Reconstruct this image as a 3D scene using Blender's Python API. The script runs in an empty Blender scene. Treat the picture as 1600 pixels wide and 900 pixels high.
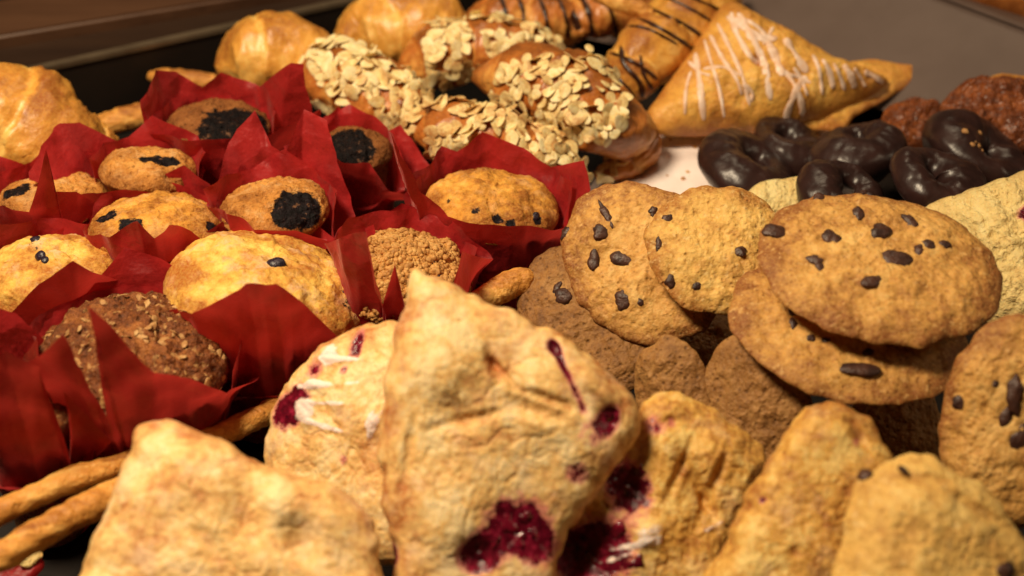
import bpy, bmesh, math, random
import numpy as np
from mathutils import Vector, Matrix
from mathutils.bvhtree import BVHTree

random.seed(7)
RNG = np.random.default_rng(7)
scene = bpy.context.scene
COL = scene.collection

# ------------------------------------------------------------------ camera
PITCH = math.radians(36.0)
DIST = 0.62
AIM = np.array([0.0, 0.0, 0.045])
FWD = np.array([0.0, math.cos(PITCH), -math.sin(PITCH)])
UP = np.array([0.0, math.sin(PITCH), math.cos(PITCH)])
RIGHT = np.array([1.0, 0.0, 0.0])
CAM = AIM - FWD * DIST
LENS = 50.0
F = 1600 * LENS / 36.0

cam_d = bpy.data.cameras.new("camera")
cam_d.lens = LENS
cam_d.sensor_width = 36
cam_d.clip_start = 0.02
cam_d.clip_end = 50
cam_d.dof.use_dof = True
cam_d.dof.focus_distance = 0.60
cam_d.dof.aperture_fstop = 6.5
cam = bpy.data.objects.new("camera", cam_d)
cam.location = CAM
cam.rotation_euler = (math.pi / 2 - PITCH, 0, 0)
COL.objects.link(cam)
scene.camera = cam


def ray(px, py):
    d = FWD + RIGHT * (px - 800) / F - UP * (py - 450) / F
    return d / np.linalg.norm(d)


def P(px, py, z):
    d = ray(px, py)
    return CAM + d * (z - CAM[2]) / d[2]


def Q(px, py, pt, n):
    d = ray(px, py)
    return CAM + d * (np.dot(pt - CAM, n) / np.dot(d, n))


def mpp(pt):                      # metres per photo pixel at a point
    return float(np.dot(pt - CAM, FWD)) / F


def nrm(v):
    v = np.asarray(v, float)
    return v / np.linalg.norm(v)


# ------------------------------------------------------------------ noise
_perm = RNG.permutation(256)
_perm = np.concatenate([_perm, _perm, _perm])
_g = RNG.normal(size=(256, 3))
_g /= np.linalg.norm(_g, axis=1)[:, None]


def gn(p):
    p = np.asarray(p, float)
    i = np.floor(p).astype(int)
    f = p - i
    u = f * f * f * (f * (f * 6 - 15) + 10)
    i &= 255
    out = 0
    for dx in (0, 1):
        wx = u[:, 0] if dx else 1 - u[:, 0]
        for dy in (0, 1):
            wy = u[:, 1] if dy else 1 - u[:, 1]
            for dz in (0, 1):
                wz = u[:, 2] if dz else 1 - u[:, 2]
                h = _perm[_perm[_perm[(i[:, 0] + dx) & 255] + ((i[:, 1] + dy) & 255)] + ((i[:, 2] + dz) & 255)]
                d = f - np.array([dx, dy, dz])
                out = out + wx * wy * wz * np.einsum('ij,ij->i', _g[h], d)
    return out * 1.6


def fbm(p, wl, oct=3, seed=0.0, gain=0.5):
    a, s, o = 1.0, 1.0 / wl, 0
    for k in range(oct):
        o = o + a * gn(np.asarray(p) * s + seed + 17.3 * k)
        a *= gain
        s *= 2.03
    return o


# ------------------------------------------------------------------ materials
def S(h):     # sRGB 0-255 triple -> linear
    return tuple(((c / 255) / 12.92 if c / 255 <= .04045 else ((c / 255 + .055) / 1.055) ** 2.4) for c in h) + (1.0,)


class NT:
    def __init__(self, name):
        self.m = bpy.data.materials.new(name)
        self.m.use_nodes = True
        self.t = self.m.node_tree
        self.b = self.t.nodes['Principled BSDF']
        self.tc = self.t.nodes.new('ShaderNodeTexCoord')

    def new(self, ty, **kw):
        n = self.t.nodes.new(ty)
        for k, v in kw.items():
            setattr(n, k, v)
        return n

    def link(self, a, b):
        self.t.links.new(a, b)

    def val(self, sock, v):
        if hasattr(v, 'is_output') or isinstance(v, bpy.types.NodeSocket):
            self.link(v, sock)
        else:
            sock.default_value = v

    def noise(self, wl, detail=4, rough=.55, stretch=None, seed=0.0):
        n = self.new('ShaderNodeTexNoise')
        n.inputs['Scale'].default_value = 1.0
        n.inputs['Detail'].default_value = detail
        n.inputs['Roughness'].default_value = rough
        mp = self.new('ShaderNodeMapping')
        s = 1.0 / wl
        st = stretch or (1, 1, 1)
        mp.inputs['Scale'].default_value = (s * st[0], s * st[1], s * st[2])
        mp.inputs['Location'].default_value = (seed, seed * 1.7, seed * .3)
        self.link(self.tc.outputs['Object'], mp.inputs['Vector'])
        self.link(mp.outputs['Vector'], n.inputs['Vector'])
        return n.outputs['Fac']

    def voro(self, wl, seed=0.0, feature='F1'):
        n = self.new('ShaderNodeTexVoronoi', feature=feature)
        n.inputs['Scale'].default_value = 1.0 / wl
        mp = self.new('ShaderNodeMapping')
        mp.inputs['Location'].default_value = (seed, seed, seed)
        self.link(self.tc.outputs['Object'], mp.inputs['Vector'])
        self.link(mp.outputs['Vector'], n.inputs['Vector'])
        return n.outputs['Distance']

    def attr(self, name):
        n = self.new('ShaderNodeAttribute', attribute_name=name)
        return n.outputs['Fac']

    def math(self, op, a, b=0.0, c=0.0, clamp=False):
        n = self.new('ShaderNodeMath', operation=op, use_clamp=clamp)
        self.val(n.inputs[0], a)
        self.val(n.inputs[1], b)
        self.val(n.inputs[2], c)
        return n.outputs[0]

    def rng(self, v, a, b, c=0.0, d=1.0, smooth=True):
        n = self.new('ShaderNodeMapRange')
        if smooth:
            n.interpolation_type = 'SMOOTHSTEP'
        self.val(n.inputs['Value'], v)
        n.inputs['From Min'].default_value = a
        n.inputs['From Max'].default_value = b
        n.inputs['To Min'].default_value = c
        n.inputs['To Max'].default_value = d
        return n.outputs['Result']

    def mix(self, f, a, b, mode='MIX'):
        n = self.new('ShaderNodeMix', data_type='RGBA', blend_type=mode)
        self.val(n.inputs[0], f)
        self.val(n.inputs[6], a)
        self.val(n.inputs[7], b)
        return n.outputs[2]

    def ramp(self, f, stops):
        n = self.new('ShaderNodeValToRGB')
        e = n.color_ramp.elements
        while len(e) < len(stops):
            e.new(.5)
        for i, (p, c) in enumerate(stops):
            e[i].position = p
            e[i].color = c
        self.val(n.inputs[0], f)
        return n.outputs[0]

    def bump(self, h, dist, strength=1.0, prev=None):
        n = self.new('ShaderNodeBump')
        n.inputs['Distance'].default_value = dist
        n.inputs['Strength'].default_value = strength
        self.val(n.inputs['Height'], h)
        if prev is not None:
            self.link(prev, n.inputs['Normal'])
        return n.outputs[0]


def pastry(name, light, mid, dark, wl=.012, rough=.6, bump=.0006, fine=.0015, bias=0.0, contrast=.9, speck=None,
           speck_amt=.0, flour=None, flour_amt=0.0, berry=(104, 14, 34), ice=(245, 225, 215), stretch=None, sheen=0.0, coat=0.0,
           edge=0.75, pores=.35, berry_rough=.18, spec=.35, rand=.1):
    t = NT(name)
    n1 = t.noise(wl, 5, .62, stretch)
    n2 = t.noise(wl * .22, 4, .6, stretch, 3.1)
    v = t.math('MULTIPLY_ADD', n1, contrast, 0.5 - contrast / 2 + bias)
    v = t.math('MULTIPLY_ADD', n2, contrast * .55, t.math('SUBTRACT', v, contrast * .275))
    oi = t.new('ShaderNodeObjectInfo')
    v = t.math('MULTIPLY_ADD', oi.outputs['Random'], rand, t.math('SUBTRACT', v, rand / 2))
    v = t.math('MULTIPLY_ADD', t.attr('brown'), edge, v, clamp=True)
    c = t.ramp(v, [(.25, S(light)), (.52, S(mid)), (.92, S(dark))])
    if flour:
        f = t.rng(t.noise(wl * .8, 6, .7, None, 9.0), .48, .66, 0, flour_amt)
        f = t.math('MULTIPLY', f, t.math('SUBTRACT', 1.0, t.attr('brown'), clamp=True))
        c = t.mix(f, c, S(flour))
    if speck:
        s = t.rng(t.noise(fine * 1.8, 2, .5, None, 5.0), .60, .70, 0, speck_amt)
        c = t.mix(s, c, S(speck))
    c = t.mix(t.rng(t.noise(.0009, 3, .6, None, 15.0), .3, .75, 0, .28), c, S(light))
    c = t.mix(t.rng(t.noise(.0013, 4, .7, None, 19.0), .5, .8, 0, .35), c, S(dark))
    p = t.rng(t.voro(fine * 2.2, 2.0), .0, .35, 1, 0)
    c = t.mix(t.math('MULTIPLY', p, pores), c, S(dark), 'MULTIPLY')
    bn = t.noise(.004, 4, .6, None, 2.0)
    bn2 = t.noise(.0045, 6, .72, None, 12.0)
    bv = t.math('MULTIPLY_ADD', bn2, 1.5, t.math('SUBTRACT', t.attr('berry'), .75))
    bm = t.rng(bv, .42, .60)
    if berry[0] > 60:
        halo = t.math('MULTIPLY', t.rng(bv, .12, .5, 0, .75), t.rng(t.attr('berry'), .03, .3))
        c = t.mix(halo, c, S((204, 104, 112)), 'MIX')
    bcol = t.ramp(t.noise(.003, 3, .6, None, 8.0), [(.3, S((58, 6, 20))), (.55, S(berry)), (.75, S((165, 40, 70)))])
    c = t.mix(bm, c, bcol if berry[0] > 60 else t.ramp(t.noise(.003, 3, .6, None, 8.0), [(.42, S((12, 7, 9))), (.62, S(berry)), (.72, S((120, 84, 60)))]))
    im = t.rng(t.math('MULTIPLY_ADD', bn, .9, t.math('SUBTRACT', t.attr('ice'), .45)), .35, .6)
    c = t.mix(im, c, S(ice))
    t.link(c, t.b.inputs['Base Color'])
    r = t.mix(bm, (rough,) * 3 + (1,), (berry_rough,) * 3 + (1,))
    t.link(r, t.b.inputs['Roughness'])
    t.b.inputs['Specular IOR Level'].default_value = spec
    t.b.inputs['Coat Weight'].default_value = coat
    t.b.inputs['Coat Roughness'].default_value = .3
    t.b.inputs['Subsurface Weight'].default_value = .12
    t.b.inputs['Subsurface Radius'].default_value = (.006, .003, .0012)
    t.b.inputs['Subsurface Scale'].default_value = .5
    b = t.bump(t.noise(fine * 3, 5, .65, stretch, 4.0), bump * 2.2)
    b = t.bump(t.noise(fine, 3, .6, None, 7.0), bump, 1.0, b)
    b = t.bump(t.math('MULTIPLY', p, -1.0), bump * .6, 1.0, b)
    t.link(b, t.b.inputs['Normal'])
    return t.m


def plain(name, c1, c2, wl, rough, bump=.0003, bwl=None, spec=.4, coat=0, metallic=0, stretch=None):
    t = NT(name)
    c = t.mix(t.rng(t.noise(wl, 4, .6, stretch), .3, .7), S(c1), S(c2))
    t.link(c, t.b.inputs['Base Color'])
    t.b.inputs['Roughness'].default_value = rough
    t.b.inputs['Specular IOR Level'].default_value = spec
    t.b.inputs['Coat Weight'].default_value = coat
    t.b.inputs['Metallic'].default_value = metallic
    if bump:
        t.link(t.bump(t.noise(bwl or wl, 4, .6, stretch), bump), t.b.inputs['Normal'])
    return t.m


def tissue():
    t = NT('red_tissue_paper')
    n = t.noise(.02, 5, .6)
    n2 = t.noise(.002, 3, .6, (1, 1, 6))
    c = t.mix(t.rng(n, .3, .7), S((132, 14, 20)), S((188, 40, 44)))
    c = t.mix(t.rng(n2, .35, .75, 0, .35), c, S((196, 52, 50)))  # lighter pink patches paint in the facets that catch the light
    t.link(c, t.b.inputs['Base Color'])
    t.b.inputs['Roughness'].default_value = .5
    t.b.inputs['Specular IOR Level'].default_value = .5
    t.b.inputs['Sheen Weight'].default_value = .2
    t.b.inputs['Sheen Roughness'].default_value = .4
    t.b.inputs['Sheen Tint'].default_value = (1, .5, .45, 1)
    b = t.bump(t.noise(.012, 3, .6, None, 3.), .0012)
    b = t.bump(t.voro(.011, 3.0), .0016, .8, b)
    b = t.bump(t.voro(.019, 6.0, 'F1'), .0022, .8, b)
    b = t.bump(t.noise(.0035, 4, .6, None, 5.), .0003, 1.0, b)
    t.link(b, t.b.inputs['Normal'])
    tr = t.new('ShaderNodeBsdfTranslucent')
    t.link(t.mix(1.0, c, S((236, 70, 62)), 'MIX'), tr.inputs['Color'])
    ms = t.new('ShaderNodeMixShader')
    ms.inputs[0].default_value = .34
    t.link(t.b.outputs[0], ms.inputs[1])
    t.link(tr.outputs[0], ms.inputs[2])
    t.link(ms.outputs[0], t.t.nodes['Material Output'].inputs['Surface'])
    return t.m


M = {}
M['scone'] = pastry('baked_scone_crust', (244, 216, 160), (232, 186, 112), (180, 102, 38), wl=.018, bump=.00022, contrast=1.7, bias=-.05,
                    flour=(244, 216, 180), flour_amt=.5, edge=.6, pores=.15)
M['scone_dark'] = pastry('golden_scone_crust', (236, 202, 124), (216, 162, 74), (158, 90, 28), wl=.014, bump=.00025, contrast=1.8, bias=0,
                         flour=(228, 192, 146), flour_amt=.5, edge=.6, pores=.2)
M['cookie'] = pastry('cookie_dough', (230, 186, 112), (208, 154, 78), (134, 74, 26), wl=.014, bump=.0004, contrast=1.2, bias=.0, fine=.0013,
                     edge=.62, pores=.4, speck=(226, 182, 118), speck_amt=.5)
M['cookie_pale'] = pastry('pale_cookie_dough', (238, 202, 124), (226, 178, 94), (166, 104, 40), wl=.014, bump=.0005, contrast=1.1, fine=.0013,
                          edge=.5, pores=.45, speck=(235, 205, 145), speck_amt=.5)
M['cookie_shaded'] = pastry('shaded_cookie_dough', (180, 134, 78), (150, 104, 54), (90, 52, 24), wl=.008, bump=.0005, contrast=.9, fine=.0014,
                          edge=.4, pores=.6)  # darker dough tone carries the shade low in the cookie pile
M['croissant'] = pastry('glazed_croissant_crust', (242, 196, 108), (220, 154, 62), (150, 78, 24), wl=.018, bump=.0003, contrast=1.0, rough=.38,
                        edge=.6, pores=.05, coat=.25, fine=.002)
M['croissant_dark'] = pastry('dark_croissant_crust', (226, 164, 84), (190, 110, 46), (116, 54, 18), wl=.016, bump=.0003, contrast=1.0,
                             rough=.33, edge=.5, pores=.05, coat=.35, fine=.002)
M['puff'] = pastry('puff_pastry_crust', (246, 206, 118), (230, 168, 74), (176, 98, 32), wl=.02, bump=.0004, contrast=1.0, rough=.42, edge=.6,
                   pores=.08, coat=.2)
M['muffin_yellow'] = pastry('yellow_muffin_crumb', (238, 208, 116), (224, 172, 78), (168, 94, 36), wl=.015, bump=.0004, contrast=1.5, bias=.05,
                            flour=(226, 186, 152), flour_amt=.9, edge=.5, berry=(34, 24, 30), berry_rough=.6, spec=.15, pores=.1)
M['muffin_golden'] = pastry('golden_brown_muffin_crust', (236, 188, 96), (216, 150, 62), (140, 76, 28), wl=.013, bump=.0005, contrast=1.4, bias=.06,
                              flour=(214, 164, 112), flour_amt=.7, edge=.5, berry=(34, 24, 30), berry_rough=.6, spec=.15, pores=.2)
M['muffin_tan'] = pastry('tan_sugared_muffin', (224, 168, 92), (198, 132, 62), (130, 72, 28), wl=.01, bump=.0008, contrast=.9,
                         edge=.4, flour=(226, 184, 130), flour_amt=.6, berry=(30, 20, 24), berry_rough=.6, spec=.15, pores=.35)
M['muffin_bran'] = pastry('bran_muffin_crumb', (168, 104, 50), (118, 62, 26), (66, 30, 12), wl=.006, bump=.0016, contrast=1.3, fine=.002,
                          edge=.3, pores=.5, speck=(214, 170, 110), speck_amt=.6)
M['muffin_choc'] = pastry('chocolate_muffin', (170, 112, 62), (138, 84, 42), (74, 38, 18), wl=.01, bump=.001, contrast=.9, edge=.3,
                          berry=(30, 18, 16), berry_rough=.6, spec=.15, pores=.4)
M['bread'] = pastry('breadstick_crust', (238, 184, 100), (216, 148, 66), (142, 76, 26), wl=.012, bump=.0005, contrast=1.1, rough=.5, edge=.5,
                    stretch=(.35, 1, 1), pores=.1)
M['crumb'] = pastry('crumb_topping', (222, 174, 106), (192, 134, 68), (120, 70, 28), wl=.005, bump=.0004, contrast=1.0, edge=.3, pores=.2)
M['oats'] = pastry('oat_flake', (214, 176, 120), (176, 126, 74), (116, 72, 34), wl=.004, bump=.0003, contrast=.8, edge=.2, pores=.1)
M['almond'] = pastry('almond_flake', (250, 232, 180), (238, 208, 140), (180, 120, 54), wl=.007, bump=.0002, contrast=1.5, edge=.9, pores=.0, rand=.45,
                     rough=.5)
M['pale'] = pastry('pale_sugared_pastry', (246, 228, 166), (238, 208, 136), (206, 160, 90), wl=.006, bump=.0012, contrast=.8, edge=.4,
                   stretch=(1, .25, 1), pores=.0, fine=.002)
M['pecan'] = pastry('sticky_nut_filling', (176, 98, 44), (120, 58, 24), (56, 24, 12), wl=.008, bump=.0016, contrast=1.3, rough=.3, edge=.3,
                    pores=.3, coat=.4)
M['choc'] = plain('dark_chocolate_coating', (38, 22, 20), (54, 33, 30), .012, .34, .0004, .007, spec=.5, coat=.0)
M['chip'] = plain('chocolate_chip', (48, 27, 22), (80, 48, 36), .004, .42, .0006, .002, spec=.45, coat=.0)
M['drizzle'] = plain('chocolate_drizzle', (40, 18, 10), (62, 30, 16), .01, .3, .0002, spec=.5)
M['icing'] = plain('white_sugar_icing', (246, 222, 206), (234, 192, 160), .006, .35, .0003, .003, spec=.4)
M['berry'] = plain('dark_blueberry', (26, 20, 32), (52, 36, 52), .004, .35, .0004, .002, spec=.5)
M['jam'] = plain('red_berry_filling', (50, 4, 16), (120, 14, 38), .005, .2, .0008, .004, spec=.6, coat=.5)
M['tissue'] = tissue()
M['tray'] = plain('black_tray_metal', (20, 14, 11), (32, 23, 17), .06, .6, .0001, .004, spec=.3)
M['rim'] = plain('highlit_tray_rim', (120, 104, 84), (84, 70, 54), .05, .4, 0, spec=.5, metallic=.5)  # lighter colour paints in the highlight along the tray's edge
M['panel'] = plain('taupe_panel', (100, 84, 77), (92, 76, 69), .05, .5, .0001, .003, spec=.3)
M['wood'] = plain('brown_wood_board', (88, 60, 42), (64, 41, 28), .02, .45, .0004, .01, spec=.3, stretch=(.12, 1, 1))
M['dark'] = plain('dark_case_ledge', (40, 27, 20), (54, 37, 26), .03, .45, .0001, spec=.3, stretch=(.15, 1, 1))
M['paper'] = plain('parchment_paper', (252, 240, 236), (244, 226, 220), .03, .6, .0006, .01, spec=.2)
M['counter'] = plain('dark_counter', (26, 18, 14), (36, 26, 20), .1, .5, .0002, spec=.3)


# ------------------------------------------------------------------ object helpers
def thing(name, label, cat, loc, group=None):
    o = bpy.data.objects.new(name, None)
    o.empty_display_size = .02
    COL.objects.link(o)
    o.location = Vector([float(v) for v in loc])
    o['label'] = label
    o['category'] = cat
    if group:
        o['group'] = group
    return o


def mesh(name, v, f, mat, parent=None, smooth=True, attrs=None, loc=None, closed=False):
    """v in world coordinates; stored relative to the parent's (or the given) origin"""
    v = np.asarray(v, float)
    base = np.array(parent.location) if parent is not None else (np.array(loc) if loc is not None else np.zeros(3))
    # a sub-part's parent is a mesh at its own parent's origin
    if parent is not None and parent.parent is not None:
        base = base + np.array(parent.parent.location)
    me = bpy.data.meshes.new(name)
    me.from_pydata([tuple(map(float, q)) for q in (v - base)], [], [tuple(map(int, q)) for q in f])
    me.materials.append(M[mat])
    if smooth:
        me.polygons.foreach_set('use_smooth', [True] * len(me.polygons))
    for k, a in (attrs or {}).items():
        at = me.attributes.new(k, 'FLOAT', 'POINT')
        at.data.foreach_set('value', np.asarray(a, float))
    me.update()
    if closed:
        bm = bmesh.new()
        bm.from_mesh(me)
        bmesh.ops.recalc_face_normals(bm, faces=bm.faces)
        bm.to_mesh(me)
        bm.free()
    o = bpy.data.objects.new(name, me)
    COL.objects.link(o)
    if parent is not None:
        o.parent = parent
    elif loc is not None:
        o.location = Vector([float(q) for q in loc])
    return o


def tag(o, label, cat, group=None, kind=None):
    o['label'] = label
    o['category'] = cat
    if group:
        o['group'] = group
    if kind:
        o['kind'] = kind
    return o


def grid_faces(nr, nc, wrap=True):
    f = []
    for i in range(nr - 1):
        for j in range(nc if wrap else nc - 1):
            a = i * nc + j
            b = i * nc + (j + 1) % nc
            f.append((a, b, b + nc, a + nc))
    return f


def smooth_closed(pts, n, sharp=()):
    """closed Catmull-Rom through points, resampled to n by arc length"""
    pts = np.asarray(pts, float)
    m = len(pts)
    out = []
    for i in range(m):
        p0, p1, p2, p3 = pts[i - 1], pts[i], pts[(i + 1) % m], pts[(i + 2) % m]
        for t in np.linspace(0, 1, 14, endpoint=False):
            out.append(.5 * ((2 * p1) + (-p0 + p2) * t + (2 * p0 - 5 * p1 + 4 * p2 - p3) * t ** 2 + (-p0 + 3 * p1 - 3 * p2 + p3) * t ** 3))
    out = np.array(out)
    seg = np.linalg.norm(np.roll(out, -1, 0) - out, axis=1)
    s = np.concatenate([[0], np.cumsum(seg)])
    q = np.linspace(0, s[-1], n, endpoint=False)
    o2 = np.vstack([out, out[:1]])
    return np.stack([np.interp(q, s, o2[:, k]) for k in range(o2.shape[1])], 1)


def catmull(pts, n):
    pts = np.asarray(pts, float)
    ext = np.vstack([2 * pts[0] - pts[1], pts, 2 * pts[-1] - pts[-2]])
    out = []
    segs = len(pts) - 1
    for q in np.linspace(0, segs - 1e-6, n):
        i = int(q)
        t = q - i
        p0, p1, p2, p3 = ext[i], ext[i + 1], ext[i + 2], ext[i + 3]
        out.append(.5 * ((2 * p1) + (-p0 + p2) * t + (2 * p0 - 5 * p1 + 4 * p2 - p3) * t ** 2 + (-p0 + 3 * p1 - 3 * p2 + p3) * t ** 3))
    return np.array(out)


def bvh(o):
    off = np.array(o.location)
    p = o.parent
    while p is not None:
        off = off + np.array(p.location)
        p = p.parent
    vs = [Vector(np.array(v.co) + off) for v in o.data.vertices]
    return BVHTree.FromPolygons(vs, [tuple(q.vertices) for q in o.data.polygons])


def cast(tree, px, py):
    h = tree.ray_cast(Vector(CAM), Vector(ray(px, py)), 5)
    return (np.array(h[0]), np.array(h[1])) if h[0] is not None else (None, None)


def frame(n, hint=(0, 0, 1)):
    n = nrm(n)
    u = np.cross(hint, n)
    if np.linalg.norm(u) < 1e-3:
        u = np.array([1., 0, 0])
    u = nrm(u)
    return u, np.cross(n, u), n


def slab(name, parent, mat, outline, pt, n, th, bot=None, edge_pow=5.0, dome=.0, lump=.002, lump_wl=.025, mid=.0008, mid_wl=.007,
         fine=0.0003, spots=(), rag=.001, N=220, R=70, seed=0.0, brown_edge=1.0, brown_pow=7, world=False, ripple=0.0, stripes=None, crack=0.0):
    """flattish baked piece: the outline is traced on the plane (pt, n) and inflated to both sides.
    spots: (px, py, radius_px, depth_m, {attr: value})"""
    n = nrm(n)
    u, v, n = frame(n)
    if world:
        o2 = np.array([[np.dot(np.array(q) - pt, u), np.dot(np.array(q) - pt, v)] for q in outline])
    else:
        o2 = np.array([[np.dot(Q(a, b, pt, n) - pt, u), np.dot(Q(a, b, pt, n) - pt, v)] for a, b in outline])
    o2 = smooth_closed(o2, N)
    c = o2.mean(0)
    bot = th * .6 if bot is None else bot
    nb = max(10, R // 4)
    rt = np.sin(np.linspace(0, 1, R) * math.pi / 2) ** 1.0
    rb = np.linspace(1, 0, nb + 1)[1:]
    rr = np.concatenate([rt, rb])
    side = np.concatenate([np.ones(R), -np.ones(nb)])
    verts2 = c[None, None, :] + rr[:, None, None] * (o2 - c)[None]
    p2 = verts2.reshape(-1, 2)
    r1 = np.repeat(rr, N)
    sd = np.repeat(side, N)
    P3 = pt + p2[:, :1] * u + p2[:, 1:] * v
    # ragged outline
    w = r1 ** 4
    cdir = p2 - c
    cdir = cdir / (np.linalg.norm(cdir, axis=1)[:, None] + 1e-9)
    rg = fbm(P3, .012, 3, seed + 50) * rag * w
    p2 = p2 + cdir * rg[:, None]
    P3 = pt + p2[:, :1] * u + p2[:, 1:] * v
    prof = np.sqrt(np.clip(1 - r1 ** edge_pow, 0, 1))
    h = np.where(sd > 0, th * prof + dome * (1 - r1 ** 2), -bot * prof)
    at = {'brown': np.clip(r1 ** brown_pow * brown_edge, 0, 1.3), 'berry': np.zeros(len(h)), 'ice': np.zeros(len(h))}
    damp = np.clip(prof * 1.4, .15, 1)
    d = lump * fbm(P3, lump_wl, 2, seed) + mid * fbm(P3, mid_wl, 3, seed + 9) + fine * fbm(P3, .0022, 2, seed + 4)
    if ripple:
        d = d + ripple * (1 - np.abs(fbm(P3, .011, 2, seed + 31)) * 2.2)
    if crack:
        cr = np.clip(1 - np.abs(fbm(P3, .017, 3, seed + 77)) * 9, 0, 1)
        d = d - crack * cr
        at['brown'] = at['brown'] + .25 * cr * (r1 < .97)
    if stripes:
        k, amp, ang = stripes
        q = p2[:, 0] * math.cos(ang) + p2[:, 1] * math.sin(ang) + .3 * fbm(P3, .02, 2, seed) * k
        d = d + amp * np.sin(q / k * 2 * math.pi)
    at['brown'] = at['brown'] + np.clip(fbm(P3, .02, 3, seed + 21), -.3, 1) * .25
    h = h + d * np.where(sd > 0, damp, .3)
    for s in spots:
        a, b, rad, dep, av = s[:5]
        q = Q(a, b, pt + n * th * .8, n)
        e = np.array([np.dot(q - pt, u), np.dot(q - pt, v)])
        rm = rad * mpp(q)
        asp, ang = (s[5], s[6]) if len(s) > 5 else (1.0, 0.0)
        dx, dy = (p2 - e).T
        ca, sa = math.cos(math.radians(ang)), math.sin(math.radians(ang))
        lx, ly = dx * ca + dy * sa, (-dx * sa + dy * ca) * asp
        g = np.exp(-((lx ** 2 + ly ** 2) / rm ** 2) ** 1.3) * (sd > 0)
        h = h + dep * g
        for k2, a2 in av.items():
            at[k2] = at[k2] + a2 * g
    V = pt + p2[:, :1] * u + p2[:, 1:] * v + h[:, None] * n
    f = grid_faces(R + nb, N)
    # flip orientation if needed is irrelevant for shading (recalculated below)
    o = mesh(name, V, f, mat, parent, True, at)
    import bmesh
    bm = bmesh.new()
    bm.from_mesh(o.data)
    bmesh.ops.remove_doubles(bm, verts=bm.verts, dist=1e-7)
    bmesh.ops.recalc_face_normals(bm, faces=bm.faces)
    bm.to_mesh(o.data)
    bm.free()
    o.data.polygons.foreach_set('use_smooth', [True] * len(o.data.polygons))
    return o


def ellipse_px(cx, cy, a, b, deg, n=16, jit=.02, seed=0):
    r = random.Random(seed)
    out = []
    for k in range(n):
        t = 2 * math.pi * k / n
        j = 1 + r.uniform(-jit, jit)
        x, y = a * math.cos(t) * j, b * math.sin(t) * j
        c, s = math.cos(math.radians(deg)), math.sin(math.radians(deg))
        out.append((cx + x * c - y * s, cy + x * s + y * c))
    return out


def sweep(name, parent, mat, pts, radii, squash=.85, n=90, m=48, seed=0.0, lump=.0015, lump_wl=.02, segs=0, seg_amp=.0, twist=0.0, fine=.0003,
          brown=0.0, layers=0.0):
    c = catmull(pts, n)
    r = catmull([[q] for q in radii], n)[:, 0].clip(1e-5)
    tan = np.gradient(c, axis=0)
    tan /= np.linalg.norm(tan, axis=1)[:, None]
    V, br = [], []
    for i in range(n):
        t = tan[i]
        s = nrm(np.cross(t, [0, 0, 1]))
        w = np.cross(s, t)
        q = i / (n - 1)
        for j in range(m):
            a = 2 * math.pi * j / m
            rad = r[i]
            b_ = 0
            if segs:
                ph = (q * segs + twist * a / (2 * math.pi) + .06 * math.sin(3 * a + seed)) % 1.0
                rad *= 1 + seg_amp * (1 - ph ** 1.5) - seg_amp * .5
                b_ = .5 * (1 - ph) - .25
                if ph > .93 or ph < .03:
                    b_ += -.35
            V.append(c[i] + rad * (s * math.cos(a) + w * math.sin(a) * squash))
            br.append(b_ + .45 * max(0, math.sin(a)) ** 3)
    V = np.array(V)
    br = np.array(br)
    cen = np.repeat(c, m, 0)
    dr = V - cen
    L = np.linalg.norm(dr, axis=1)[:, None] + 1e-9
    dsp = lump * fbm(V, lump_wl, 3, seed) + fine * fbm(V, .003, 2, seed + 5)
    if layers:
        dsp = dsp + layers * np.sin(fbm(V, .03, 2, seed + 40) * 18)
    k = np.clip(L[:, 0] / (max(radii) * .5), 0, 1)
    V = V + dr / L * (dsp * k)[:, None]
    br = br + np.clip(fbm(V, .025, 3, seed + 11), -.5, 1) * .35 + brown
    f = grid_faces(n, m)
    f.append(tuple(range(m))[::-1])
    f.append(tuple(range((n - 1) * m, n * m)))
    return mesh(name, V, f, mat, parent, True, {'brown': np.clip(br, -.3, 1.2), 'berry': V[:, 0] * 0, 'ice': V[:, 0] * 0}, None, True)


def blob(name, parent, mat, c, n, a, b, h, seed=0.0, rough=.08, tip=0.0, rot=0.0, nu=20, nv=12, sink=.25, attrs=None):
    """small ellipsoid lying on a surface: half-axes a, b in the surface, h along the normal"""
    u, v, n = frame(n)
    cr, sr = math.cos(rot), math.sin(rot)
    u, v = u * cr + v * sr, -u * sr + v * cr
    V = []
    for i in range(nv):
        t = math.pi * (i + .0) / (nv - 1)
        for j in range(nu):
            q = 2 * math.pi * j / nu
            z = math.cos(t)
            s = math.sin(t)
            if tip and z > 0:
                z = z + tip * z ** 4
            V.append(np.array(c) + u * a * s * math.cos(q) + v * b * s * math.sin(q) + n * h * (z - sink))
    V = np.array(V)
    V = V + (V - c) * (rough * fbm(V, a * 1.1, 2, seed))[:, None]
    z = np.zeros(len(V))
    at = {'brown': z + .1, 'berry': z, 'ice': z}
    return mesh(name, V, grid_faces(nv, nu), mat, parent, True, at, None, True)


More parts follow.
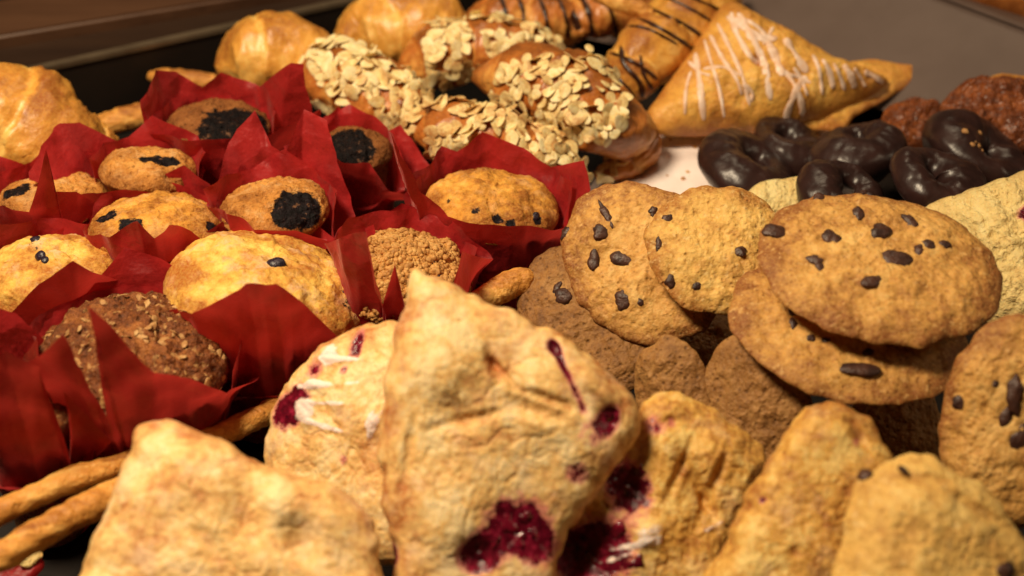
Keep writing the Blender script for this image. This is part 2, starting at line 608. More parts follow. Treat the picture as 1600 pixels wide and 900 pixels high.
def strand(name, parent, mat, tree, pts_px, width, h=.0009, seed=0, taper=True, n=40):
    """a thin flattened line laid on a surface"""
    pp = catmull([list(q) for q in pts_px], n)
    C, Nn = [], []
    for a, b in pp:
        q, nn = cast(tree, a, b)
        if q is None:
            continue
        if C and np.linalg.norm(q - C[-1]) > .012:
            break
        if nn[2] * .6 - nn[1] * .8 < 0:
            nn = -nn
        C.append(q)
        Nn.append(nn)
    if len(C) < 6:
        return None
    C = np.array(C)
    Nn = np.array(Nn)
    ker = np.ones(5) / 5
    for k in range(3):
        Nn[:, k] = np.convolve(np.pad(Nn[:, k], 2, 'edge'), ker, 'valid')
        C[:, k] = np.convolve(np.pad(C[:, k], 2, 'edge'), ker, 'valid')
    tan = np.gradient(C, axis=0)
    V = []
    m = 10
    wn = 1 + .45 * fbm(C, .006, 2, seed)
    for i in range(len(C)):
        t = nrm(tan[i] + 1e-9)
        nn = nrm(Nn[i])
        s = nrm(np.cross(t, nn))
        e = min(1, min(i, len(C) - 1 - i) / 4 + .05) if taper else 1
        e = math.sqrt(e)
        for j in range(m):
            a = 2 * math.pi * j / m
            V.append(C[i] + s * width * .5 * wn[i] * e * math.cos(a) + nn * (h * e * math.sin(a) + h * .3))
    f = grid_faces(len(C), m)
    f.append(tuple(range(m))[::-1])
    f.append(tuple(range((len(C) - 1) * m, len(C) * m)))
    return mesh(name, V, f, mat, parent, True, None, None, True)


def box(name, parent, mat, corners, loc=None, bevel=0.0):
    """eight corners: four bottom then four top"""
    f = [(0, 1, 2, 3), (7, 6, 5, 4), (0, 4, 5, 1), (1, 5, 6, 2), (2, 6, 7, 3), (3, 7, 4, 0)]
    o = mesh(name, corners, f, mat, parent, False, None, loc)
    import bmesh
    bm = bmesh.new()
    bm.from_mesh(o.data)
    bmesh.ops.recalc_face_normals(bm, faces=bm.faces)
    if bevel:
        bmesh.ops.bevel(bm, geom=bm.edges[:], offset=bevel, segments=3, affect='EDGES')
    bm.to_mesh(o.data)
    bm.free()
    return o


def surf_samples(o, count, test, mind, seed=0):
    """random points on a mesh's faces, spaced"""
    me = o.data
    off = np.array(o.location)
    p = o.parent
    while p is not None:
        off = off + np.array(p.location)
        p = p.parent
    r = np.random.default_rng(seed)
    cen = np.array([q.center for q in me.polygons]) + off
    nn = np.array([q.normal for q in me.polygons])
    ar = np.array([q.area for q in me.polygons])
    ok = np.array([test(c, k) for c, k in zip(cen, nn)])
    w = ar * ok
    if w.sum() <= 0:
        return []
    idx = r.choice(len(cen), size=min(count * 8, 6000), p=w / w.sum())
    out = []
    for i in idx:
        c = cen[i]
        if all((c[0] - q[0][0]) ** 2 + (c[1] - q[0][1]) ** 2 + (c[2] - q[0][2]) ** 2 > mind * mind for q in out):
            out.append((c, nn[i]))
            if len(out) >= count:
                break
    return out


def bits(name, parent, mat, samples, size, flat=.5, seed=0, var=.5, elong=1.0):
    """many tiny irregular crumbs as one mesh"""
    r = np.random.default_rng(seed)
    V, Fc = [], []
    nu, nv = 7, 5
    for c, n in samples:
        u, v, n = frame(n)
        t = r.uniform(0, 6.28)
        u, v = u * math.cos(t) + v * math.sin(t), -u * math.sin(t) + v * math.cos(t)
        n2 = nrm(n + .5 * r.normal(size=3) * .5)
        s = size * (1 + var * r.uniform(-1, 1))
        b0 = len(V)
        ja = r.uniform(.75, 1.25, size=nu)
        for i in range(nv):
            tt = math.pi * i / (nv - 1)
            for j in range(nu):
                q = 2 * math.pi * j / nu
                V.append(c + (u * math.cos(q) * elong + v * math.sin(q)) * s * math.sin(tt) * ja[j] + n2 * s * flat * math.cos(tt))
        Fc += [tuple(b0 + k for k in q) for q in grid_faces(nv, nu)]
    if not V:
        return None
    V = np.array(V)
    z = np.zeros(len(V))
    o = mesh(name, V, Fc, mat, parent, True, {'brown': r.uniform(-.2, .5, len(V) // 35).repeat(35), 'berry': z, 'ice': z})
    o['kind'] = 'stuff'
    return o


# ================================================================== SETTING
def flat_prism(name, pts, z0, z1, mat, parent=None, loc=None, bevel=0.0):
    b = [(p[0], p[1], z0) for p in pts]
    t = [(p[0], p[1], z1) for p in pts]
    return box(name, parent, mat, b + t, loc, bevel)


g = mesh('counter', [(-1.6, -1.0, -.012), (1.6, -1.0, -.012), (1.6, 2.2, -.012), (-1.6, 2.2, -.012)], [(0, 1, 2, 3)], 'counter', None, False)
g['kind'] = 'structure'

RZ = .05
A = P(70, 108, RZ)
B = P(560, 0, RZ)
ld = nrm(B - A)                                  # along the back-left rim
ln = np.array([-ld[1], ld[0], 0.0])              # outwards (away from the tray)
if ln[1] < 0:
    ln = -ln
# right-hand panel runs from the far corner toward the right
R0 = P(1400, 158, 0.0)
R1 = P(1600, 198, 0.0)
T0 = P(1480, 0, .075)
T1_ = P(1600, 45, .075)
print('rim dir', ld, 'right bottom dir', nrm(R1 - R0), 'right top dir', nrm(T1_ - T0))


def pt_on(base, d, s, nn, q, z):
    v = base + d * s + nn * q
    return np.array([v[0], v[1], z])


tray = thing('serving_tray', 'black metal serving tray with a thin rim coloured as a bright highlight under all the pastries', 'tray', (0, .1, 0))
L0, L1 = -.55, .62
# floor
box('tray_floor', tray, 'tray', [(-.75, -.45, -.006), (.95, -.45, -.006), (.95, .75, -.006), (-.35, .75, -.006),
                                 (-.75, -.45, 0), (.95, -.45, 0), (.95, .75, 0), (-.35, .75, 0)])
for nm, q0, q1, za, zb, mt in (('tray_wall', 0.0, .003, 0.001, RZ - .0015, 'tray'), ('tray_rim', -.001, .005, RZ - .0013, RZ + .0012, 'rim')):
    b = [pt_on(A, ld, L0, ln, q0, za), pt_on(A, ld, L1, ln, q0, za), pt_on(A, ld, L1, ln, q1, za), pt_on(A, ld, L0, ln, q1, za)]
    t_ = [pt_on(A, ld, L0, ln, q0, zb), pt_on(A, ld, L1, ln, q0, zb), pt_on(A, ld, L1, ln, q1, zb), pt_on(A, ld, L0, ln, q1, zb)]
    box(nm, tray, mt, b + t_)
# ledge behind the rim, then a board
W0 = P(0, 66, RZ)
led = abs(np.dot(W0 - A, ln))
b = [pt_on(A, ld, L0, ln, .008, .0), pt_on(A, ld, L1 + .3, ln, .008, .0), pt_on(A, ld, L1 + .3, ln, led + .4, .0), pt_on(A, ld, L0, ln, led - .01, .0)]
t_ = [v + np.array([0, 0, RZ - .008]) for v in b]
o = box('case_ledge', None, 'dark', [v - A * [1, 1, 0] for v in b + t_], None)
o.location = (A[0], A[1], 0)
tag(o, 'dark brown ledge of the display case behind the tray rim', 'ledge')
zs = 0.0
A2_, B2_ = P(0, 66, .046), P(400, 0, .046)
l2 = nrm(B2_ - A2_)
n2_ = np.array([-l2[1], l2[0], 0.])
steps = thing('wooden_board', 'brown wooden slatted board along the back of the display case', 'board', (A[0], A[1] + .1, 0))
q = 0.0
for k, (wd, hh) in enumerate(((.05, .050), (.045, .054), (.06, .058), (.3, .062))):
    b = [pt_on(A2_, l2, -.3, n2_, q, .0), pt_on(A2_, l2, .9, n2_, q, .0), pt_on(A2_, l2, .9, n2_, q + wd, .0), pt_on(A2_, l2, -.3, n2_, q + wd, .0)]
    box('slat', steps, 'wood', b + [v + np.array([0, 0, hh]) for v in b], None, .002)
    q += wd + .004

# taupe divider panel on the right: sloping board
rd = nrm(R1 - R0)
rn = np.array([-rd[1], rd[0], 0.0])
if rn[1] < 0:
    rn = -rn
top_c = (P(1480, 0, .07) + P(1600, 45, .07)) / 2
td = nrm(P(1600, 45, .07) - P(1480, 0, .07))
bl, br_ = R0 - rd * .35, R0 + rd * .5
tl, tr = P(1480, 0, .07) - td * .45, P(1480, 0, .07) + td * .45
loc = np.array([R0[0], R0[1], 0])
cs = [bl + [0, 0, .001], br_ + [0, 0, .001], br_ + rn * .012 + [0, 0, .001], bl + rn * .012 + [0, 0, .001], tl, tr, tr + rn * .006, tl + rn * .006]
o = box('divider_panel', None, 'panel', [c - loc for c in cs], None)
o.location = loc
tag(o, 'plain taupe divider panel rising behind the iced turnover', 'panel')

# parchment under the back pastries
pc = [P(900, 300, .02), P(1000, 190, .02), P(1340, 170, .02), P(1330, 320, .02), P(1100, 380, .02), P(960, 370, .02)]
gx = []
pcn = smooth_closed(np.array(pc)[:, :2], 80)
cc = pcn.mean(0)
V = []
for r in np.linspace(0, 1, 24):
    for q in pcn:
        V.append([*(cc + (q - cc) * r), .026 * (1 - r ** 6) + .001])
V = np.array(V)
V[:, 2] += .0025 * fbm(V, .03, 2, 3.)
V[:, 2] = np.maximum(V[:, 2], .002)
loc = np.array([cc[0], cc[1], 0])
o = mesh('parchment_sheet', V, grid_faces(24, 80), 'paper', None, True, None, loc)
tag(o, 'white parchment sheet with crumbs beside the iced turnover', 'paper')
sm = [(P(random.uniform(950, 1250), random.uniform(205, 290), .0265), np.array([0, 0, 1.])) for _ in range(45)]
o = bits('crumbs', None, 'crumb', sm, .0014, .6, 3)
o['label'] = 'scattered golden crumbs and almond bits on the white parchment'
o['category'] = 'crumbs'


# ================================================================== COOKIES
def cookie(label, outline, pt, n, th=.006, mat='cookie', chips=(), seed=0., be=.75, group='chocolate chip cookies', dome=.0025, spots=(), **kw):
    pt = np.array(pt)
    th = th * .72
    t = thing('cookie', label, 'cookie', (pt[0], pt[1], pt[2] - .006), group)
    d = slab('dough', t, mat, outline, pt, n, th, bot=th * .5, edge_pow=3, dome=dome, lump=.0016, lump_wl=.022, mid=.0008, mid_wl=.006,
             fine=.0003, rag=.0016, seed=seed, brown_edge=be, brown_pow=6, spots=spots, N=260, R=90, crack=.0002, **kw)
    tr_ = bvh(d)
    for i, (x, y, a, b, rot) in enumerate(chips):
        q, nn = cast(tr_, x, y)
        if q is None:
            continue
        if np.dot(nn, ray(x, y)) > 0:
            nn = -nn
        nn = nrm(nrm(nn) + 2 * nrm(n))
        k = mpp(q)
        blob('chocolate_chip', t, 'chip', q, nn, a * k * 1.3, b * k * 1.4, min(a, b) * k * .6, seed + i, .4, .1, math.radians(rot), sink=.3)
    return t


# normals: facing up and toward the camera in different amounts
nK4 = (.06, -.22, 1)
K4 = cookie('large golden chocolate chip cookie on top of the stack at right', ellipse_px(1376, 422, 196, 114, 13, 18, .012, 4), P(1376, 422, .100), nK4, .0065,
            'cookie', [(1212, 361, 16, 11, 0), (1300, 371, 12, 14, 20), (1376, 361, 14, 12, 10), (1342, 333, 7, 10, -30), (1423, 346, 7, 14, 35),
                       (1452, 381, 9, 7, 0), (1476, 381, 7, 7, 0), (1436, 391, 6, 9, 0), (1400, 405, 20, 14, -10), (1363, 438, 17, 10, 5),
                       (1272, 406, 12, 7, -20), (1282, 416, 6, 8, 0), (1280, 308, 9, 7, 20), (1348, 302, 11, 4, 0)], seed=1.3)
K3 = cookie('golden chocolate chip cookie lying directly under the topmost cookie', ellipse_px(1326, 515, 190, 112, 14, 18, .012, 5), P(1326, 515, .082), nK4, .0065,
            'cookie', [(1245, 487, 13, 8, 20), (1340, 576, 25, 9, 0), (1268, 528, 6, 5, 0), (1290, 532, 7, 5, 0), (1357, 549, 8, 5, 0),
                       (1189, 383, 10, 6, 20), (1240, 505, 5, 8, 0)], seed=7.3)
nK1 = (-.25, -.75, 1)
K2 = cookie('pale chocolate chip cookie leaning between two darker cookies', ellipse_px(1125, 392, 118, 100, 15, 18, .02, 6), P(1125, 392, .083), (.05, -.6, 1),
            .006, 'cookie_pale', [(1045, 341, 8, 6, 0), (1029, 381, 4, 8, 0), (1048, 438, 8, 9, 0), (1158, 393, 8, 7, 0), (1089, 446, 8, 5, 20)], seed=12.)
K1 = cookie('round chocolate chip cookie tilted forward at the left end of the cookie row', ellipse_px(1005, 412, 140, 116, 48, 18, .012, 7),
            P(1005, 412, .072), nK1, .006, 'cookie',
            [(948, 336, 5, 17, 35), (937, 362, 9, 11, 0), (972, 404, 17, 9, 0), (926, 408, 8, 12, 15), (973, 466, 10, 14, 20), (884, 362, 5, 9, 0),
             (1020, 330, 5, 6, 0), (1000, 470, 4, 6, 20)], seed=17.)
K5 = cookie('chocolate chip cookie standing on edge at the right border', ellipse_px(1580, 660, 112, 172, 8, 18, .02, 8), P(1580, 660, .075), (-.35, -.9, .6),
            .0065, 'cookie', [(1500, 629, 8, 9, 0), (1585, 618, 10, 22, 10), (1590, 690, 12, 24, 0), (1572, 655, 7, 12, 0), (1555, 600, 5, 5, 0)], seed=21.)
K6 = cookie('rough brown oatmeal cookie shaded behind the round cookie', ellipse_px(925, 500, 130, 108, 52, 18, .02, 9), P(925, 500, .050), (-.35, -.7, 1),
            .006, 'cookie_shaded', [(878, 462, 12, 10, 0), (870, 450, 5, 8, 0), (1000, 580, 6, 6, 0)], seed=26., spots=[(875, 455, 24, .0, {'brown': -.5})])
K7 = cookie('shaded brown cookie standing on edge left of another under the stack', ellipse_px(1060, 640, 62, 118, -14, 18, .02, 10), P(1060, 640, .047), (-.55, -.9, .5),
            .006, 'cookie_shaded', [], seed=31., be=-1.0)
K8 = cookie('shaded brown cookie on edge below the large golden cookies', ellipse_px(1185, 640, 88, 120, -12, 18, .02, 11), P(1185, 640, .056), (-.45, -.85, .6),
            .006, 'cookie_shaded', [], seed=36., be=-1.0)
K10 = cookie('shaded filler cookie wedged low beneath the pale leaning cookie', ellipse_px(1125, 560, 95, 70, 25, 18, .02, 13), P(1125, 560, .036), (-.1, -.8, .8),
            .006, 'cookie_shaded', [], seed=46.)  # added cookie in the shade tone, covers bright floor in the gap
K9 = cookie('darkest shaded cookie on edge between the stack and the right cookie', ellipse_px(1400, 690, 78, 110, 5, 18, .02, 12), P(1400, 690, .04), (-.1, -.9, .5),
            .006, 'cookie_shaded', [], seed=41., be=-.4)


# ================================================================== FRONT SCONES
def scone(name, label, cat, outline, pt, n, th, mat='scone', seed=0., spots=(), group='triangular scones and turnovers at the front', **kw):
    pt = np.array(pt)
    t = thing(name, label, cat, (pt[0], pt[1], .0), group)
    kw.setdefault('lump', .0022)
    th = th * .75
    kw.setdefault('lump_wl', .028)
    kw.setdefault('mid', .0005)
    kw.setdefault('mid_wl', .011)
    d = slab('crust', t, mat, outline, pt, n, th, edge_pow=kw.pop('edge_pow', 8), fine=.0003, rag=.002, seed=seed, spots=spots, N=300, R=110,
             crack=.0004, **kw)
    return t, d


T1, T1d = scone('berry_turnover', 'large pale triangular turnover with dark red berry filling bursting out, front centre', 'turnover',
                [(646, 418), (650, 417), (656, 419), (676, 431), (715, 448), (775, 474), (840, 508), (905, 535), (960, 585), (995, 640), (996, 680), (962, 735), (915, 800), (872, 868), (850, 940),
                 (640, 960), (612, 850), (594, 740), (595, 660), (608, 580), (626, 490), (640, 435)],
                P(770, 680, .078), (.03, -.80, .72), .013, seed=3., dome=.003, brown_edge=.5, brown_pow=9, lump=.0014,
                spots=[(805, 815, 48, -.0022, {'berry': 1.0}, 1.2, 20), (950, 655, 24, -.0022, {'berry': 1.1}, 1.4, 60), (760, 860, 34, -.001, {'berry': .8}, 1.2, 0), (840, 850, 34, -.001, {'berry': .9}), (925, 680, 30, 0, {'berry': .35}), (866, 543, 11, -.002, {'berry': .8}, .8, 0), *[(864 + 4.3 * k, 538 + 9.6 * k, 8, -.0006, {'berry': .62 - .02 * k}) for k in range(12)], (785, 582, 26, -.0022, {'brown': .35}, 5, -50), (850, 622, 46, -.0022, {'brown': .3}, 6, -20), (735, 655, 55, -.0015, {'brown': .2}, 7, 12),
                       (690, 560, 60, .002, {'brown': -.2}), (640, 700, 60, -.0012, {'brown': .12}, 8, 80), (930, 600, 50, .003, {'brown': .25}, 3, -50), (902, 740, 20, -.001, {'berry': .55}, 1, 0), (745, 870, 26, -.004, {'berry': 1.0}),
                       (770, 570, 9, -.003, {'brown': .5}, .35, 20), (830, 640, 14, -.003, {'brown': .2}, .3, 70), (720, 650, 18, -.002, {'brown': .15}, .5, 50),
                       (860, 620, 60, .003, {}), (700, 560, 70, .003, {}), (690, 800, 60, .003, {}), (930, 700, 40, .002, {'brown': .1}), (612, 870, 10, -.004, {'berry': .9}, .5, 0)])
tr1 = bvh(T1d)
for i, (x, y, a, b) in enumerate([(792, 818, 24, 26), (822, 808, 16, 20), (775, 845, 22, 20), (810, 842, 20, 18), (952, 652, 15, 20), (748, 868, 17, 14), (836, 832, 12, 18)]):
    q, nn = cast(tr1, x, y)
    if q is not None:
        if np.dot(nn, ray(x, y)) > 0:
            nn = -nn
        k = mpp(q)
        blob('berry_filling', T1, 'jam', q, nn, a * k * .62, b * k * .62, min(a, b) * k * .26, i, .7, 0, i, sink=.3)

T2, T2d = scone('berry_scone', 'pink iced berry scone standing behind the large central turnover', 'scone',
                [(608, 508), (560, 512), (510, 535), (478, 570), (432, 628), (424, 662), (420, 710), (435, 800), (560, 880), (660, 860), (680, 700), (660, 540)],
                P(550, 690, .05), (-.35, -.72, .72), .012, 'scone', 8., dome=.004, mid=.0008, brown_edge=.3,
                spots=[(448, 645, 26, -.001, {'berry': 1.0}), (470, 625, 26, 0, {'berry': .8}), (484, 640, 20, .001, {'ice': 1.0}), (500, 575, 20, 0, {'berry': .5}), (560, 540, 12, -.001, {'berry': .8}, .5, 10), (545, 580, 8, 0, {'berry': .5}),
                       (520, 555, 20, .0008, {'ice': .8}), (500, 600, 16, .001, {'ice': .8}, 2, 10), (590, 660, 9, .001, {'ice': .8}, .4, 0), (560, 600, 12, .0, {'ice': .7}, 2.5, 20), (470, 650, 10, 0, {'berry': .7}),
                       (545, 720, 9, 0, {'berry': .45}), (500, 604, 44, .0006, {'ice': .75}, 7, 18), (520, 668, 50, .0006, {'ice': .7}, 9, 3), (545, 562, 40, .0006, {'ice': .75}, 8, 14), (530, 632, 40, .0005, {'ice': .6}, 8, 15), (596, 665, 30, .0006, {'ice': .6}, 5, 80), (585, 720, 30, -.002, {'brown': .4}, .6, 0)])
T3, T3d = scone('floury_scone', 'pale floury scone in the bottom left foreground, nearest the breadsticks', 'scone',
                [(212, 678), (235, 662), (275, 662), (330, 680), (402, 716), (475, 744), (550, 782), (592, 832), (600, 900), (610, 980), (100, 980), (128, 900), (150, 830), (178, 765), (205, 715)],
                P(370, 840, .062), (.05, -.62, .85), .014, 'scone', 13., dome=.006, brown_edge=.4,
                spots=[(395, 812, 34, -.004, {'brown': .25}, .7, 20), (470, 850, 30, -.003, {'brown': .15}), (300, 745, 40, .002, {}), (440, 790, 40, .003, {}), (330, 850, 14, -.002, {'brown': .2}, .4, 40), (262, 760, 12, -.001, {'brown': .25}, .4, 0)])
T4, T4d = scone('berry_scone', 'berry scone with dark red jammy underside between the central turnover and the chip scone', 'scone',
                [(996, 650), (1012, 622), (1055, 609), (1090, 625), (1125, 648), (1170, 680), (1196, 712), (1180, 770), (1140, 850), (1110, 960), (860, 960), (880, 830), (930, 760), (975, 710)],
                P(1050, 780, .05), (.1, -.8, .7), .013, 'scone_dark', 18., dome=.004, mid=.0008, brown_edge=.35,
                spots=[(1020, 665, 17, -.001, {'berry': .6}), (980, 760, 36, -.004, {'berry': .95}, .8, 20), (940, 860, 50, -.004, {'berry': .95}), (1050, 660, 10, -.001, {'berry': .4}), (905, 870, 40, -.006, {'berry': 1.1}),
                       (1100, 780, 10, -.003, {'brown': .2}, .25, 20), (1120, 700, 40, .003, {}), (1010, 830, 26, .003, {'ice': .5}), (985, 850, 45, .0006, {'ice': .6}, 7, 8), (960, 872, 40, .0006, {'ice': .5}, 7, 15), (1110, 822, 40, .0006, {'ice': .45}, 7, 22), (1060, 730, 50, -.002, {'brown': .2}, 6, 60), (1110, 760, 60, -.002, {'brown': .25}, 7, 62), (1080, 750, 14, -.002, {'brown': .2}, .25, 20)])
trr = bvh(T4d)
for i, (x, y, a, b) in enumerate([(985, 770, 22, 26), (965, 830, 24, 20), (920, 870, 22, 26), (1000, 740, 13, 20), (995, 880, 22, 16)]):
    q, nn = cast(trr, x, y)
    if q is not None:
        k = mpp(q)
        if np.dot(nn, ray(x, y)) > 0:
            nn = -nn
        blob('berry_filling', T4, 'jam', q, nn, a * k * .6, b * k * .6, min(a, b) * k * .25, i, .7, 0, i, sink=.35)
T5, T5d = scone('golden_scone', 'golden yellow scone with a browned top edge, second from the right in front', 'scone',
                [(1250, 648), (1268, 630), (1300, 626), (1345, 645), (1372, 672), (1394, 715), (1400, 800), (1370, 960), (1095, 960), (1120, 870), (1160, 790), (1200, 715), (1230, 670)],
                P(1260, 800, .063), (.02, -.78, .7), .013, 'scone_dark', 23., dome=.005, brown_edge=.45,
                spots=[(1192, 782, 6, -.001, {'berry': .6}), (1335, 690, 9, 0, {'berry': .4}), (1300, 650, 40, .0, {'brown': .25}), (1235, 860, 8, -.001, {'brown': .5}), (1340, 680, 12, -.002, {'brown': .4}, .4, 20)])
T6, T6d = scone('chip_scone', 'smooth domed chocolate chip scone in the bottom right corner', 'scone',
                [(1328, 790), (1346, 745), (1380, 720), (1425, 712), (1475, 724), (1530, 758), (1575, 805), (1605, 860), (1625, 920), (1640, 1000), (1290, 1000), (1300, 900), (1312, 840)],
                P(1460, 850, .076), (.12, -.68, .8), .014, 'cookie_pale', 28., dome=.007, edge_pow=3, group=None, brown_edge=-.3, lump=.002, mid=.0006,
                spots=[(1440, 750, 55, -.0022, {'brown': .4}, 6, -12), (1525, 800, 60, -.0022, {'brown': .4}, 6, -38), (1400, 860, 50, -.001, {'brown': .25}, 3, 70)])
trr = bvh(T6d)
for i, (x, y, a, b, r) in enumerate([(1350, 742, 13, 17, -35), (1411, 735, 11, 5, -15), (1572, 893, 20, 16, 0)]):
    q, nn = cast(trr, x, y)
    if q is not None:
        k = mpp(q)
        if np.dot(nn, ray(x, y)) > 0:
            nn = -nn
        blob('chocolate_chip', T6, 'chip', q, nn, a * k, b * k, 7 * k, i, .2, .2, math.radians(r), sink=.1)


# ================================================================== MUFFINS IN RED PAPER
def cyl_hit(px, py, c, rho, side):
    d = ray(px, py)
    o2 = CAM[:2] - c[:2]
    a = d[0] ** 2 + d[1] ** 2
    b = 2 * (o2[0] * d[0] + o2[1] * d[1])
    cc_ = o2[0] ** 2 + o2[1] ** 2 - rho ** 2
    D = b * b - 4 * a * cc_
    if D < 0:
        t = -b / (2 * a)
    else:
        t = (-b - math.sqrt(D)) / (2 * a) if side == 'f' else (-b + math.sqrt(D)) / (2 * a)
    return CAM + d * t


def muffin(label, mat, cx, cy, hw, z, n, ctrl, berries=(), seed=0., dome=.55, spots=(), topping=None, rough=1.0, inner=1.0):
    dome *= 1.05
    n = (n[0], n[1] + .13, n[2])
    C = P(cx, cy + hw * .1, z)
    R = hw * mpp(C) * .97
    t = thing('muffin', label, 'muffin', (C[0], C[1], 0), 'muffins in red paper wrappers')
    u, v, nn = frame(nrm(n))
    N_, prof = 160, []
    for q in np.linspace(0, 1, 46):          # dome
        a = q * math.pi / 2
        prof.append((R * math.sin(a), R * dome * math.cos(a) ** .9))
    for q in np.linspace(0.1, 1, 8):
        prof.append((R * (1 - .16 * q ** 1.3), -R * .22 * q))
    H = C[2] * .92
    for q in np.linspace(.1, 1, 10):
        prof.append((R * (.84 - .22 * q), -R * .22 - (H - R * .22) * q))
    prof.append((0, -H))
    V, rr = [], []
    for (r, h) in prof:
        for j in range(N_):
            a = 2 * math.pi * j / N_
            V.append(C + (u * math.cos(a) + v * math.sin(a)) * r + nn * h)
            rr.append(r / R if h > 0 else 1.0)
    V = np.array(V)
    rr = np.array(rr)
    dirv = nrm(n) * .6 + (V - C) / (np.linalg.norm(V - C, axis=1)[:, None] + 1e-9) * .4
    dsp = .0022 * fbm(V, .022, 2, seed) + .0011 * rough * fbm(V, .006, 3, seed + 5) + .0004 * rough * fbm(V, .0022, 2, seed + 8)
    cr = np.clip(1 - np.abs(fbm(V, .024, 3, seed + 70)) * 8, 0, 1)
    dsp = dsp - .0012 * cr
    at = {'brown': rr ** 4 * .75 + .55 * np.clip(fbm(V, .018, 3, seed + 30), -.7, 1) + .15 * cr, 'berry': np.zeros(len(V)), 'ice': np.zeros(len(V))}
    for (x, y, rad, dep, av) in spots:
        ry = ray(x, y)
        tt = (V - CAM) @ ry
        pd = np.linalg.norm(V - CAM - np.outer(tt, ry), axis=1)
        cand = np.where(pd < max(.0018, pd.min() * 1.2))[0]
        e = V[cand[np.argmin(tt[cand])]]
        dd = np.linalg.norm(V - e, axis=1)
        gg = np.exp(-(dd / (rad * mpp(e))) ** 2.6)
        dsp = dsp + dep * gg
        for k, a2 in av.items():
            at[k] = at[k] + a2 * gg
    V = V + dirv * dsp[:, None]
    V[:, 2] = np.maximum(V[:, 2], .004)
    cake = mesh('cake', V, grid_faces(len(prof), N_), mat, t, True, at, None, True)
    tr_ = bvh(cake)
    for i, (x, y, a) in enumerate(berries):
        q, q2 = cast(tr_, x, y)
        if q is None:
            continue
        if np.dot(q2, ray(x, y)) > 0:
            q2 = -q2
        k = mpp(q) * a
        blob('blueberry', t, 'berry', q, q2, k, k * .8, k * .6, seed + i, .25, 0, i, sink=.35)
    if topping:
        nm, mt, cnt, size, flat, el = topping
        sm_ = surf_samples(cake, cnt, lambda c, k: (c - C) @ nn > -.002, size * .8, int(seed))
        bits(nm, t, mt, sm_, size, flat, int(seed), .5, el)
    layers_ = [ctrl, None]
    # --- paper wrapper: a loft from the base ring over the waist to a pointed, folded edge
    ax = np.array([C[0], C[1], 0])
    for li, ctl in enumerate(layers_):
        edge = []
        for c_ in (ctl or []):
            rho = (c_[3] if len(c_) > 3 else 1.12) * R
            e = cyl_hit(c_[0], c_[1], ax, rho, c_[2])
            edge.append(e)
        if ctl is None:
            rr2 = random.Random(int(seed) * 5 + 3)
            k0 = rr2.uniform(0, .5)
            for k in range(12):
                a_ = -math.pi + (k + k0 + rr2.uniform(-.25, .25)) * 2 * math.pi / 12
                back = (1 + math.sin(a_)) / 2
                hi = (.006 + (.017 if k % 3 == 0 else (.004 if k % 3 == 1 else .010)) * back ** .8) * inner * R / .036
                if math.sin(a_) < -.2:
                    hi = -.016
                ro = R * (1.05 + .22 * max(0, hi) / .03)
                edge.append(np.array([ax[0] + ro * math.cos(a_), ax[1] + ro * math.sin(a_), C[2] + hi]))
        edge = np.array(edge)
        ang = np.arctan2(edge[:, 1] - ax[1], edge[:, 0] - ax[0])
        order = np.argsort(ang)
        edge, ang = edge[order], ang[order]
        if li == 0: print('  muffin', cx, cy, 'R %.3f' % R, 'edge z', np.round(edge[:, 2], 3))
        m = len(edge)
        cols, per = [], 14
        for i in range(m):
            e0, e1 = edge[i], edge[(i + 1) % m]
            a0, a1 = ang[i], ang[(i + 1) % m]
            if i == m - 1:
                a1 += 2 * math.pi
            for k in range(per):
                s = k / per
                # the free edge runs almost straight between folds, sagging a little
                e = e0 + (e1 - e0) * s
                r_ = np.linalg.norm(e[:2] - ax[:2])
                need = R * 1.03
                if r_ < need and e[2] < C[2] + R * .45:
                    e = e.copy()
                    e[:2] = ax[:2] + (e[:2] - ax[:2]) * need / max(r_, 1e-4)
                cols.append((a0 + (a1 - a0) * s, e, s))
        nc, nl = len(cols), 30
        W = np.zeros((nl, nc, 3))
        br = .68 * R
        for j, (a, e, s) in enumerate(cols):
            ca = np.array([math.cos(a), math.sin(a), 0])
            fold = abs(s - .5) * 2
            p0 = ax + ca * br * .0 + [0, 0, .0015]
            p1 = ax + ca * br + [0, 0, .0015]
            pl = 1.0 + .05 * (fold - .5)
            p2 = ax + ca * R * .93 * pl + [0, 0, C[2] * .62]
            pth = [p0, p1, p2, e]
            ss = [0, .12, .45, 1.0]
            for i in range(nl):
                q = i / (nl - 1)
                for k in range(3):
                    if q <= ss[k + 1] + 1e-9:
                        f_ = (q - ss[k]) / (ss[k + 1] - ss[k])
                        W[i, j] = pth[k] * (1 - f_) + pth[k + 1] * f_
                        break
        Wf = W.reshape(-1, 3)
        lv = np.repeat(np.linspace(0, 1, nl), nc)
        out = Wf - ax
        out[:, 2] = 0
        out /= np.linalg.norm(out, axis=1)[:, None] + 1e-6
        cr = (1 - np.abs(fbm(Wf, .022, 1, seed + 60 + 9 * li)) * 3) * .0011 + .0012 * fbm(Wf, .03, 1, seed + 90) + .0003 * fbm(Wf, .006, 2, seed + 3)
        Wf = Wf + out * (cr * np.clip(lv * 2 - .2, 0, 1))[:, None]
        fo = np.clip((lv - .8) / .2, 0, 1) * np.clip(fbm(out * .03, .022, 1, seed * 3.3 + li) * 2.2 + .25, 0, 1)
        Wf = Wf + out * (fo ** 1.4 * .004)[:, None]
        Wf[:, 2] -= fo ** 2 * .001
        Wf[:, 2] = np.maximum(Wf[:, 2], .001)
        w = mesh('paper_wrapper', Wf, grid_faces(nl, nc), 'tissue', t, True)
    return t


